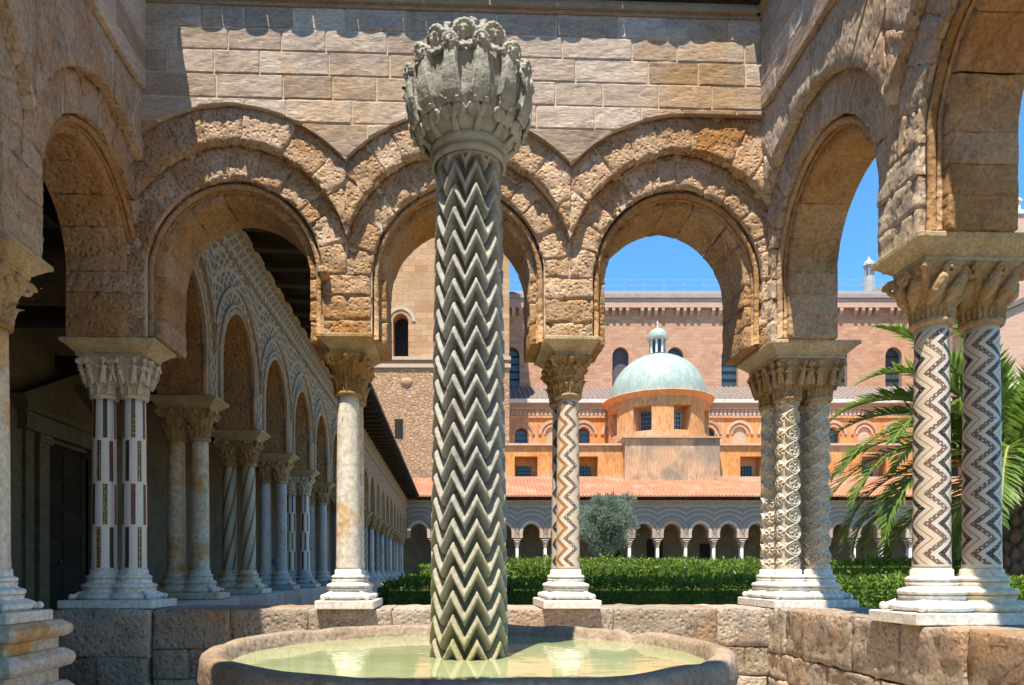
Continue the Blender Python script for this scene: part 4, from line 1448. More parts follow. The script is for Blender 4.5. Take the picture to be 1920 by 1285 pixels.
for sg in (-1, 1):
    m = MB(); m.box(sg * .90 - .15, sg * .90 + .15, -.10, .05, 0, 3.45); m.box(sg * .9 - .19, sg * .9 + .19, -.14, .05, 0, .3); m.box(sg * .9 - .19, sg * .9 + .19, -.14, .05, 3.3, 3.45)
    m.box(sg * 1.25 - .12, sg * 1.25 + .12, -.06, .05, 0, 3.5)
    m.build('jamb', 'plaster_dark', po)
m = MB(); m.box(-1.5, 1.5, -.16, .04, 3.46, 3.75); m.box(-1.6, 1.6, -.24, .04, 3.75, 3.85); m.build('lintel', 'plaster_dark', po)
m = MB()
for sg in (-1, 1):
    q = [(sg * 1.62, 3.86), (0, 4.62), (0, 4.80), (sg * 1.75, 3.98)]
    v = [(a, y, z) for y in (-.26, .03) for a, z in q]
    m.add(v, [(0, 1, 2, 3), (7, 6, 5, 4), (0, 4, 5, 1), (1, 5, 6, 2), (2, 6, 7, 3), (3, 7, 4, 0)])
m.add([(-1.5, -.05, 3.86), (1.5, -.05, 3.86), (0, -.05, 4.6)], [(0, 1, 2)])
m.build('pediment', 'plaster_dark', po)

# ------------------------------------------------------------------ far side of the cloister, square to the far buildings
def fpos(x, y): return (x * cos(TH) + y * sin(TH), -x * sin(TH) + y * cos(TH), 0)
def fx(px, d): return (px - CX) / FPX * d
def fz(py, d): return CAMZ + (CY - py) / FPX * d
def far(name, label, cat, x, y, group=None):
    return thing(name, label, cat, fpos(x, y), -TH, group), (x, y, 0)
FD = 45.0
XC = [9.92 + 1.825 * k for k in range(-8, 17)]
fa, off = far('gallery_arcade', 'far arcade of pointed arches under a red tiled roof across the garden', 'arcade wall', XC[0], FD)
P2 = 1.825 / 2
for k in range(len(XC) - 1):
    c = (XC[k] + XC[k + 1]) / 2
    fr, sof = arch_panel(c, P2, (.60, .05), 3.56, 3.222, 5.25, FD, FD + .55, 14)
    fr.build('arch_panel', 'lava_zigzag', fa, off=off)
    sof.build('intrados', 'arcade_stone', fa, True, off=off)
    m = archivolt(c, 3.56, .56, .76, FD - .03, FD + .05, .05, 14, 3.23); m.build('archivolt', 'cornice_stone', fa, off=off)
    m = archivolt(c, 3.56, .86, .90, FD - .05, FD + .05, .05, 14); m.build('hood_moulding', 'arcade_stone', fa, off=off)
m = MB(); m.box(XC[0], XC[-1], FD - .05, FD + .5, 5.252, 5.33); m.box(XC[0], XC[-1], FD - .09, FD + .5, 5.56, 5.66); m.build('cornice', 'cornice_stone', fa, off=off)
m = MB(); m.box(XC[0], XC[-1], FD - .02, FD + .5, 5.33, 5.56); m.build('frieze', 'arcade_stone', fa, off=off)
m = MB(); x = XC[0]
while x < XC[-1]:
    m.box(x, x + .07, FD - .05, FD, 5.35, 5.54); x += .16
m.build('dentil_band', 'cornice_stone', fa, off=off, kind='stuff')
for x in [XC[0] + .9 * i for i in range(int((XC[-1] - XC[0]) / .9))]:
    if int(x * 10) % 2 == 0 or True:
        m = MB(); m.box(x, x + .16, FD - .62, FD, 5.68, 5.80); m.build('rafter', 'dark_wood', fa, off=off)
tile_sheet(XC[0] - 1.2, XC[-1], .24, FD - .72, 5.84, 49.0, fz(898, 49.0), 16, 6, .05).build('roof_tiles', 'roof_tile', fa, off=off, kind='stuff')
m = MB(); m.add([(XC[0] - 1, FD - .68, 5.80), (XC[-1], FD - .68, 5.80), (XC[-1], 49.0, fz(898, 49) - .05), (XC[0] - 1, 49.0, fz(898, 49) - .05)], [(3, 2, 1, 0)]); m.build('roof_boards', 'dark_wood', fa, off=off)
m = MB(); m.box(XC[0] - 5, XC[-1], 48.6, 48.9, 0, 7.4); m.build('rear_wall', 'plaster_dark', fa, off=off)
m = MB()
for a, b, z in ((8.9, 10.0, 2.6), (11.9, 13.0, 3.3), (15.6, 16.4, 3.0), (-1, 0, 2.9), (22, 23.4, 3.2), (28, 29, 2.8)):
    m = MB(); m.box(a, b, 48.55, 48.62, .2, z); m.build('doorway', 'dark_void', fa, off=off)
pass
m = MB(); m.box(XC[0], XC[-1], FD - .2, FD + .75, 0, .75); m.build('podium', 'podium_stone', fa, off=off)
GF = 'columns of the far arcade'
for k, x in enumerate(XC[1:-1]):
    p = fpos(x, FD + .27)
    column_group('small pale marble column pair of the far arcade, %s from the far left corner' % ORD_[k], p, R(90) - TH, [(-.14, 0), (.14, 0)], (.38, .20), ['marble' if k % 3 else 'cream_marble'], 'small', 'cornice_stone', group=GF, small=True, abhalf=(.36, .24), abmat='white_stone')

# ------------------------------------------------------------------ cathedral behind
ND, AD, LD = 60.0, 55.0, 49.0
def slab(mb, px0, px1, y0, y1, d, th, dz=None):
    mb.box(fx(px0, d), fx(px1, d), d, d + th, fz(y1, d), fz(y0, d)); return mb
ch, off = far('cathedral', 'long pink brick cathedral wall with arched windows rising behind the far arcade', 'building', fx(1300, ND), ND)
xa, xb = fx(870, ND), fx(2150, ND)
zs, zsp, zap = fz(727, ND), fz(668, ND), fz(652, ND)
zt = fz(580, ND)
m = MB(); m.box(xa, xb, ND, ND + 1, 0, zs); m.build('wall', 'nave_brick', ch, off=off)
step = fx(1163.5 + 102.4, ND) - fx(1163.5, ND)
wx = [fx(1163.5, ND) + step * k for k in range(-3, 9)]
for i, c in enumerate(wx):
    fr, sof = arch_panel(c, step / 2, (.80, .09), zsp, zs, zt, ND, ND + .9, 16, 1)
    fr.uv = []
    fr.build('wall', 'nave_brick', ch, off=off); sof.build('window_reveal', 'cornice_stone', ch, off=off)
    dull = i == 3
    m = MB(); m.box(c - .75, c + .75, ND + .45, ND + .5, zs, zsp + .85)
    w = m.build('window', 'shutter_grey' if dull else 'blue_glass', ch, off=off)
    if not dull:
        for q in range(5):
            z = zs + .1 + q * .66
            b = MB(); b.box(c - .72, c + .72, ND + .38, ND + .45, z, z + .09); b.build('glazing_bar', 'dark_void', w, off=off)
    b = MB(); b.box(c - .85, c + .85, ND - .06, ND + .3, zs - .12, zs); b.build('sill', 'cornice_stone', w, off=off)
m = MB(); m.box(xa, xb, ND - .42, ND + .9, zt, fz(563, ND)); m.build('parapet_band', 'transept_brick', ch, off=off)
m = MB(); m.box(xa, xb, ND - .55, ND + .9, fz(563, ND) + .003, fz(556, ND)); m.build('gutter', 'lead_gutter', ch, off=off)
zc0, zc1 = fz(594, ND), zt - .002
gp = fx(66.5 + CX, ND)
x = xa
corb = None
while x < xb:
    for q in range(4):
        cx = x + q * gp * .195
        if corb is None:
            m = MB()
            h = zc1 - zc0
            prf = [(.0, h), (-.42, h), (-.42, h * .62), (-.34, h * .35), (-.18, h * .12), (0, 0)]
            v = [(sx, y, z) for sx in (-.13, .13) for y, z in prf]
            n = len(prf)
            m.add(v, [tuple(range(n)), tuple(reversed(range(n, 2 * n)))] + [(i, n + i, n + (i + 1) % n, (i + 1) % n) for i in range(n)])
            corb = m.mesh('corbel')
        link('corbel', corb, 'cornice_stone', ch, loc=(cx - off[0], ND - off[1] + .01, zc0))
    x += gp
m = MB(); m.add([(xa, ND - .5, fz(556, ND)), (xb, ND - .5, fz(556, ND)), (xb, 66.5, 27.9), (xa, 66.5, 27.9)], [(0, 1, 2, 3)]); m.build('roof', 'old_roof', ch, off=off)
# aisle: lean-to roof, cornice, blind arches
tile_sheet(xa, xb, .4, AD - .3, fz(749, AD - .3), ND, fz(727, ND), 10, 4, .07).build('roof_tiles', 'old_roof', ch, off=off, kind='stuff')
ax, bx = fx(945, AD), fx(2200, AD)
m = MB(); m.box(ax, bx, AD - .35, AD, fz(757, AD), fz(750, AD)); m.build('eaves_course', 'white_stone', ch, off=off)
m = MB(); m.box(ax, bx, AD - .02, AD + .8, fz(783, AD), fz(757, AD) - .002); m.build('frieze', 'cornice_stone', ch, off=off)
m = MB(); m.box(ax, bx, AD - .14, AD, fz(768, AD), fz(765, AD)); m.box(ax, bx, AD - .12, AD, fz(784, AD), fz(781.5, AD)); m.build('string_course', 'orange_plaster', ch, off=off)
x = ax; k = 0
dm = MB().box(-.10, .10, -.07, 0, 0, fz(769, AD) - fz(780, AD)).mesh('dentil')
while x < bx and k < 240:
    link('dentil', dm, 'cornice_stone', ch, loc=(x - off[0], AD - off[1] - .02, fz(780, AD))); x += .33; k += 1
zb, zst = fz(832, AD), fz(815, AD)
pw = fx(58.5 + CX, AD)
x0 = fx(977, AD)
for k in range(0, 17):
    c = x0 + pw * k
    win = k % 2 == 0
    fr, sof = arch_panel(c, pw / 2, (.56, .06), zst, zb, fz(783, AD) - .002, AD, AD + .5, 14, 1)
    fr.uv = []
    fr.build('wall', 'orange_plaster', ch, off=off); sof.build('window_reveal', 'orange_plaster', ch, off=off)
    m = MB(); m.box(c - .6, c + .6, AD + (.35 if win else .08), AD + .45, zb, zst + .6)
    w = m.build('window' if win else 'blind_panel', 'blue_glass' if win else 'cornice_stone', ch, off=off)
    if win:
        for q in (0, 1, 2):
            b = MB(); b.box(c - .6, c + .6, AD + .3, AD + .35, zb + .25 + q * .42, zb + .29 + q * .42); b.build('glazing_bar', 'iron', w, off=off)
    for r0, r1, va in ((.56, .70, -.05), (.86, 1.08, -.09)):
        m = archivolt(c, zst, r0, r1, AD + va, AD + .02, .06, 14); m.build('archivolt', 'cornice_stone', ch, off=off)
m = MB(); m.box(ax, bx, AD + .48, AD + .7, zb, fz(757, AD)); m.build('aisle_core', 'orange_plaster', ch, off=off)
m = MB(); m.box(ax, bx, LD, AD + .5, 0, fz(836, LD)); 
# lower wall with deep square window niches
m = MB(); nich = [(965, 1008, 0), (1081, 1121, 0), (1388, 1428, 1), (1616, 1662, 0), (1780, 1822, 0)]
zl0, zl1, zn = 6.8, fz(836, LD), fz(856, LD)
xs = [fx(945, LD)]
for a, b, _ in nich: xs += [fx(a, LD), fx(b, LD)]
xs.append(fx(2250, LD))
for i in range(0, len(xs), 2): m.box(xs[i], xs[i + 1], LD, LD + 1.2, zl0, zl1)
for i in range(1, len(xs) - 1, 2): m.box(xs[i], xs[i + 1], LD + .002, LD + 1.2, zn, zl1 - .002)
m.box(xs[0], xs[-1], LD + 1.15, AD, zl0, zl1 - .01)
m.build('lower_wall', 'orange_plaster', ch, off=off)
for a, b, s in nich:
    x0_, x1_ = fx(a, LD), fx(b, LD); w_ = x1_ - x0_
    c = x0_ + w_ * .42
    m = MB(); m.box(c - .48, c + .48, LD + .85, LD + .9, zl0 + .7, fz(874, LD) + .1)
    w = m.build('window', 'window_glass', ch, off=off)
    g = MB()
    for q in range(5): g.box(c - .48 + q * .23, c - .45 + q * .23, LD + .78, LD + .81, zl0 + .7, fz(874, LD) + .1)
    for q in range(4): g.box(c - .48, c + .48, LD + .78, LD + .81, zl0 + .9 + q * .26, zl0 + .93 + q * .26)
    g.build('grille', 'iron', w, off=off)
    m = MB(); m.box(x0_, x1_, LD + .92, LD + 1.1, zl0, zn); m.build('niche_back', 'orange_plaster', ch, off=off)
m = MB(); m.box(fx(945, LD), fx(2250, LD), LD - .15, LD + .6, zl1 + .002, fz(832, LD)); m.build('coping', 'cornice_stone', ch, off=off)
m = MB(); m.box(xs[0], xs[-1], LD - .10, LD + .2, fz(898.5, LD), fz(894, LD)); m.build('flashing', 'cornice_stone', ch, off=off)
rl, ro = far('railing', 'thin steel safety railing along the cathedral roof ridge', 'railing', fx(1300, ND), 66.4)
m = MB(); 
for q in (.45, 1.0): m.box(xa, xb, 66.4, 66.43, 27.9 + q, 27.93 + q)
m.build('rail', 'rail_steel', rl, off=ro)
for i in range(int((xb - xa) / 1.9)):
    m = MB(); x = xa + i * 1.9; m.box(x, x + .035, 66.435, 66.46, 27.85, 28.93); m.build('post', 'rail_steel', rl, off=ro)

# domed chapel
dc = (fx(1233, 53), 53.0)
dm_, off = far('domed_chapel', 'orange round chapel with a green copper dome and small lantern', 'building', *dc)
m = MB(); m.box(fx(1172, 48.3), fx(1350, 48.3), 48.3, 55.0, 6.6, fz(822, 48.3)); m.build('base_block', 'stained_plaster', dm_, off=off)
m = MB(); m.box(fx(1168, 48.2), fx(1354, 48.2), 48.12, 55.0, fz(822, 48.3) + .002, fz(819, 48.3)); m.build('coping', 'cornice_stone', dm_, off=off)
Rd, zd0, zw0, zw1, zd1 = 3.72, fz(822, 48.3), 11.15, 12.95, 13.55
def sector(mb, a0, a1, r0, r1, z0, z1, n=6):
    ang = [lerp(a0, a1, i / n) for i in range(n + 1)]
    P = lambda r, a, z: (dc[0] + r * sin(a), dc[1] - r * cos(a), z)
    for i in range(n):
        a, b = ang[i], ang[i + 1]
        v = [P(r1, a, z0), P(r1, b, z0), P(r0, b, z0), P(r0, a, z0), P(r1, a, z1), P(r1, b, z1), P(r0, b, z1), P(r0, a, z1)]
        f = [(0, 1, 5, 4), (3, 2, 1, 0), (4, 5, 6, 7)]
        if i == 0: f.append((3, 0, 4, 7))
        if i == n - 1: f.append((1, 2, 6, 5))
        mb.add(v, f)
drum = MB()
for k in range(8):
    a = R(13.5 + 45 * k)
    hw = R(10.5)
    sector(drum, a + hw, a + R(45) - hw, Rd - 1.1, Rd, zd0, zd1)
    sector(drum, a - hw, a + hw, Rd - 1.1, Rd - .003, zd0, zw0, 3)
    sector(drum, a - hw, a + hw, Rd - 1.1, Rd - .003, zw1, zd1, 3)
    sector(drum, a - hw, a + hw, Rd - 1.3, Rd - .95, zw0 - .1, zw1 + .1, 2)
drum.build('drum', 'orange_plaster', dm_, off=off)
for k in (-1, 0, 1, 2, 7):
    a = R(13.5 + 45 * k)
    m = MB(); sector(m, a - R(7.5), a + R(7.5), Rd - .94, Rd - .88, zw0 + .12, zw1 - .25, 2); w = m.build('window', 'window_glass', dm_, off=off)
    g = MB()
    for q in range(4): sector(g, a + R(-7.5 + 4.4 * q), a + R(-6.9 + 4.4 * q), Rd - .88, Rd - .84, zw0 + .12, zw1 - .25, 1)
    for q in range(5): sector(g, a - R(7.5), a + R(7.5), Rd - .88, Rd - .85, zw0 + .14 + q * .33, zw0 + .18 + q * .33, 2)
    g.build('grille', 'rail_steel', w, off=off)
m = MB(); M0 = Tr(dc[0], dc[1], 0)
m.lathe([(Rd - .5, zd1 - .01), (Rd + .03, zd1), (Rd + .06, zd1 + .06), (Rd + .16, zd1 + .14), (Rd + .34, zd1 + .26), (Rd + .40, zd1 + .34), (Rd + .40, zd1 + .40), (Rd - .1, zd1 + .44)], 64, M0); m.build('cornice', 'orange_plaster', dm_, True, off=off)
m = MB(); zq = zd1 + .43
P = [(3.60 * cos(pi / 2 * i / 20), zq + 3.55 * sin(pi / 2 * i / 20)) for i in range(20)] + [(.3, zq + 3.55)]
m.lathe(P, 72, M0, cap=False)
dome = m.build('dome', 'green_copper', dm_, True, off=off)
for k in range(28):
    m = MB(); a = 2 * pi * k / 28
    m.tube([(dc[0] + 3.612 * cos(pi / 2 * i / 12) * sin(a), dc[1] - 3.612 * cos(pi / 2 * i / 12) * cos(a), zq + 3.562 * sin(pi / 2 * i / 12)) for i in range(12)], .02, 4); m.build('seam', 'green_copper', dome, True, off=off)
zl = zq + 3.45
m = MB(); m.lathe([(.75, zl), (.75, zl + .12), (.62, zl + .16), (.34, zl + .17), (.34, zl + 1.25)], 24, M0); ln = m.build('lantern', 'slate_louvre', dm_, off=off)
for k in range(8):
    a = 2 * pi * (k + .5) / 8
    m = MB(); m.lathe([(.11, zl + .16), (.10, zl + .22), (.085, zl + .26), (.085, zl + 1.15), (.12, zl + 1.25)], 10, Tr(dc[0] + .56 * cos(a), dc[1] + .56 * sin(a), 0)); m.build('colonnette', 'white_stone', ln, True, off=off)
m = MB(); m.lathe([(.72, zl + 1.25), (.80, zl + 1.30), (.84, zl + 1.38), (.6, zl + 1.4)], 24, M0); m.build('cornice', 'white_stone', ln, off=off)
m = MB(); m.lathe([(.78 * cos(pi / 2 * i / 8), zl + 1.38 + .78 * sin(pi / 2 * i / 8)) for i in range(9)], 24, M0, cap=False); m.build('small_dome', 'green_copper', ln, True, off=off)
m = MB(); m.lathe([(.12, zl + 2.1), (.05, zl + 2.2), (.10, zl + 2.3), (.04, zl + 2.4), (.09, zl + 2.5), (.01, zl + 2.75)], 10, M0); m.build('finial', 'white_stone', ln, True, off=off)

# bell tower
TD = 50.0
tw, off = far('bell_tower', 'massive brown stone tower with one dark arched window behind the left gallery', 'building', fx(860, TD), TD)
xl, xr = fx(540, TD), fx(955, TD)
zlg = fz(690, TD)
m = MB(); m.box(xl, xr, TD, TD + 12, 0, zlg - .002); 
m.build('lower_wall', 'tower_rubble', tw, off=off)
wc = fx(751, TD); hwp = .62
zsi, zspn = fz(668, TD), fz(602, TD)
m = MB(); m.box(xl, wc - hwp - 1, TD + .1, TD + 12, zlg, 36); m.box(wc + hwp + 1, xr, TD + .1, TD + 12, zlg, 36); m.box(wc - hwp - 1, wc + hwp + 1, TD + .1, TD + 2, zlg, zsi); m.box(wc - hwp - 1, wc + hwp + 1, TD + .1, TD + 2, zspn + 1.6, 36)
fr, sof = arch_panel(wc, hwp + 1, (.60, .05), zspn, zsi, zspn + 1.6, TD + .1, TD + 1.4, 16, 1)
fr.uv = []
m.add(fr.v, fr.f); m.build('upper_wall', 'tower_ashlar', tw, off=off)
sof.build('window_reveal', 'tower_ashlar', tw, off=off)
m = MB(); m.box(wc - .7, wc + .7, TD + 1.2, TD + 1.3, zsi, zspn + .7); m.build('window', 'dark_void', tw, off=off)
m = archivolt(wc, zspn, .82, 1.06, TD + .04, TD + .15, .05, 16); m.build('archivolt', 'cornice_stone', tw, off=off)
m = MB(); m.box(xl, xr + .1, TD - .12, TD + .3, zlg, fz(683, TD)); m.box(xl, xr + .1, TD - .18, TD + .3, fz(676, TD), fz(670, TD)); m.build('string_course', 'cornice_stone', tw, off=off)
m = MB(); x = fx(748, TD); m.box(x - .3, x + .3, TD - .02, TD + .05, fz(822, TD), fz(786, TD)); w = m.build('window', 'dark_void', tw, off=off)
g = MB()
for q in range(4): g.box(x - .28 + q * .17, x - .24 + q * .17, TD - .08, TD - .05, fz(822, TD), fz(786, TD))
g.build('grille', 'iron', w, off=off)
m = MB(); x = fx(762, TD); m.ell((x, TD - .03, fz(716, TD)), (.42, .12, .3)); m.build('rounded_block', 'tower_ashlar', tw, True, off=off)

# transept on the right, with a pinnacle and lean-to roofs
QD = 47.0
tr_, off = far('transept', 'pink brick transept with sloping lean-to roof behind the palm on the right', 'building', fx(1950, QD), QD)
m = MB(); m.box(fx(1878, 51), fx(2300, QD), QD + 4, QD + 14, 0, fz(402, 51)); m.build('wall', 'transept_brick', tr_, off=off)
m = MB(); m.box(fx(1877, 51), fx(2300, QD), QD + 3.9, QD + 14, fz(402, 51) + .002, fz(394, 51)); m.build('coping', 'white_stone', tr_, off=off)
m = MB(); z0, z1 = fz(585, QD), fz(470, QD)
xq0, xq1 = fx(1856, QD), fx(2120, QD)
v = [(xq0, y, z0) for y in (QD, QD + 4.2)] + [(xq1, y, z1) for y in (QD, QD + 4.2)] + [(xq0, y, z0 - .35) for y in (QD, QD + 4.2)] + [(xq1, y, z1 - .35) for y in (QD, QD + 4.2)]
m.add(v, [(0, 2, 3, 1), (4, 6, 2, 0), (5, 4, 0, 1), (6, 7, 3, 2)]); m.build('roof', 'old_roof', tr_, off=off)
m = MB(); v = [(xq0 + .2, QD + .2, 0), (xq1, QD + .2, 0), (xq1, QD + .2, z1 - .35), (xq0 + .2, QD + .2, z0 - .33), (xq0 + .2, QD + 4, 0), (xq0 + .2, QD + 4, z0 - .33)]
m.add(v, [(0, 1, 2, 3), (4, 0, 3, 5)]); m.build('side_wall', 'transept_brick', tr_, off=off)
m = MB(); m.box(fx(1893, QD), fx(2300, QD), QD + .05, QD + .4, fz(706, QD), fz(690, QD)); m.box(fx(1893, QD), fx(2300, QD), QD + .1, QD + .4, fz(760, QD), fz(752, QD)); m.build('string_course', 'cornice_stone', tr_, off=off)
pn, off = far('pinnacle', 'small white stone pinnacle on the transept corner at the right edge', 'pinnacle', fx(1906, 51), 51.3)
m = MB(); x = fx(1906, 51); zb_ = fz(394, 51)
m.box(x - .35, x + .35, 51.05, 51.7, zb_, zb_ + .7); m.build('shaft', 'white_stone', pn, off=off)
m = MB(); m.add([(x - .45, 50.95, zb_ + .7), (x + .45, 50.95, zb_ + .7), (x + .45, 51.8, zb_ + .7), (x - .45, 51.8, zb_ + .7), (x, 51.35, zb_ + 1.5)], [(3, 2, 1, 0), (0, 1, 4), (1, 2, 4), (2, 3, 4), (3, 0, 4)]); m.build('cap', 'white_stone', pn, off=off)
bt, off = far('bell_turret', 'slender grey bell turret standing beyond the cathedral roof', 'turret', fx(1629, 75), 75.0)
x = fx(1629, 75)
m = MB(); m.lathe([(.6, 26), (.6, fz(520, 75)), (.46, fz(519, 75)), (.46, fz(500, 75)), (.6, fz(499, 75)), (.55, fz(494, 75)), (.2, fz(488, 75)), (.06, fz(482, 75))], 8, Tr(x, 75, 0)); m.build('shaft', 'turret_stone', bt, off=off)
for q in range(3):
    a = -pi / 2 + (q - 1) * pi / 4
    m = MB(); m.box(-.12, .12, -.50, -.40, fz(518, 75), fz(503, 75), Tr(x, 75, 0) @ Rz(a + pi / 2)); m.build('louvre', 'slate_louvre', bt, off=off)
m = MB(); x2 = fx(1672, 72); m.add([(x2 - 2.6, 72, 27), (x2 + 2.6, 72, 27), (x2 + 2.6, 72, fz(545, 72)), (x2, 72, fz(528, 72)), (x2 - 2.6, 72, fz(548, 72)), (x2 - 2.6, 76, 27), (x2 + 2.6, 76, 27), (x2 + 2.6, 76, fz(545, 72)), (x2, 76, fz(528, 72)), (x2 - 2.6, 76, fz(548, 72))],
    [(0, 1, 2, 3, 4), (2, 7, 8, 3), (3, 8, 9, 4), (9, 8, 7, 6, 5), (0, 4, 9, 5), (1, 6, 7, 2)])
gb, off = far('roof_gable', 'small grey roof gable beside the bell turret', 'roof gable', x2, 72.0)
m.build('gable', 'lead_gutter', gb, off=off)
# ------------------------------------------------------------------ planting
def leaf_quads(mb, p, n, L, W, rd, fold=.3, flat=0):
    """one leaf: two triangles pairs folded on the midrib, at p, pointing along n"""
    d = Vector(n).normalized()
    a = d.cross(Vector((rd.uniform(-1, 1), rd.uniform(-1, 1), rd.uniform(-1, 1))))
    if flat:
        a = a.normalized() * (1 - flat) + d.cross(Vector((0, 0, 1))) * flat * 1.6
    if a.length < .01: a = Vector((1, 0, 0))
    a.normalize(); b = a.cross(d)
    p = Vector(p); m = p + d * L * .5
    mb.v += [tuple(p), tuple(m + a * W * .5 + b * W * fold), tuple(p + d * L), tuple(m - a * W * .5 + b * W * fold)]
    k = len(mb.v) - 4
    mb.f += [(k, k + 1, k + 2), (k, k + 2, k + 3)]

def hedge(label, x0, x1, y0, y1, zt, seed, dens=900, L=.062, round_left=False, group='clipped box hedges in the garden'):
    t = thing('hedge', label, 'hedge', ((x0 + x1) / 2, (y0 + y1) / 2, 0), 0, group)
    off = ((x0 + x1) / 2, (y0 + y1) / 2, 0)
    rd = random.Random(seed)
    mb = MB()
    c = MB(); c.box(x0 + .12, x1 - .12, y0 + .12, y1 - .12, 0, zt - .12); c.build('branches', 'hedge_leaf', t, off=off)
    def put(p, n):
        q = Vector(p)
        w = noise.noise(q * 1.1) * .05 + noise.noise(q * 3.3) * .04
        nn = Vector(n)
        q = q + nn * (w + rd.uniform(-.09, .03))
        if round_left:
            ex = x0 + .45 - q.x
            if ex > 0:
                k = (ex / .45)
                q.z -= .10 * k * k
                q.y = lerp(q.y, (y0 + y1) / 2, .35 * k * k)
        dv = nn * rd.uniform(.1, .9) + Vector((rd.gauss(0, .6), rd.gauss(0, .6), rd.gauss(.25, .5)))
        s = rd.uniform(.7, 1.25)
        leaf_quads(mb, q, dv, L * s, L * .55 * s, rd, .3, .55)
    A = (x1 - x0) * zt
    for i in range(int(A * dens)): put((rd.uniform(x0, x1), y0, rd.uniform(.05, zt)), (0, -1, 0))
    for i in range(int((x1 - x0) * (y1 - y0) * dens)): put((rd.uniform(x0, x1), rd.uniform(y0, y1), zt), (0, 0, 1))
    for xx, nx in ((x0, -1), (x1, 1)):
        for i in range(int((y1 - y0) * zt * dens)): put((xx, rd.uniform(y0, y1), rd.uniform(.05, zt)), (nx, 0, 0))
    for i in range(int((x1 - x0) * 26)):
        put((rd.uniform(x0, x1), rd.uniform(y0, y1), zt + rd.uniform(.02, .08)), (0, 0, 1))
    mb.build('foliage', 'hedge_leaf', t, off=off, kind='stuff')
    return t
hedge('clipped green hedge nearest the parapet, running along the garden', -.86, 7.4, 8.3, 9.4, .95, 1, 1000, .066, True)
hedge('taller clipped hedge behind the nearest one', .9, 15.5, 13.6, 14.6, 1.27, 2, 520, .075)
hedge('farthest low hedge in front of the far arcade', -1.5, 24, 30, 31, 1.3, 3, 110, .13)

def olive(label, x, y, h, w, seed):
    t = thing('olive_tree', label, 'tree', (x, y, 0))
    rd = random.Random(seed)
    tr = MB(); tips = []
    tr.tube([(0, 0, 0), (.05, 0, .5), (-.03, .03, 1.0), (.04, 0, 1.5)], [.20, .15, .13, .12], 9)
    for k in range(9):
        a = 2 * pi * k / 9 + rd.uniform(-.3, .3); e = rd.uniform(.25, 1.3)
        l = rd.uniform(.55, .95) * w
        p = [(.04, 0, 1.4 + .02 * k)]
        for s in (.35, .7, 1.0):
            p.append((cos(a) * cos(e) * l * s + rd.uniform(-.1, .1), sin(a) * cos(e) * l * s + rd.uniform(-.1, .1), 1.5 + sin(e) * (h - 1.9) * s + .15 * s))
        tr.tube(p, [.08, .055, .035, .015], 6); tips.append(p)
    tr.build('trunk', 'bark', t, True)
    mb = MB()
    clumps = []
    for k in range(90):
        while True:
            q = Vector((rd.uniform(-1, 1), rd.uniform(-1, 1), rd.uniform(-1, 1)))
            if .25 < q.length < 1: break
        n_ = .78 + .42 * noise.noise(q * 1.7 + Vector((seed, 0, 0)))
        c = Vector((q.x * w * n_, q.y * w * n_, 1.5 + (h - 1.5) * (.48 + .5 * q.z * n_)))
        clumps.append((c, rd.uniform(.14, .34)))
    for c, r in clumps:
        for i in range(int(900 * r)):
            d = Vector((rd.gauss(0, 1), rd.gauss(0, 1), rd.gauss(.3, 1))).normalized()
            leaf_quads(mb, c + d * r * rd.random() ** .4, d + Vector((rd.gauss(0, .5), rd.gauss(0, .5), rd.gauss(.4, .5))), rd.uniform(.09, .16), .026, rd)
    mb.build('crown', 'olive_leaf', t, kind='stuff')
olive('grey green olive tree with a round crown before the far arcade', XW(1137, 25), 25, 4.35, 1.05, 5)

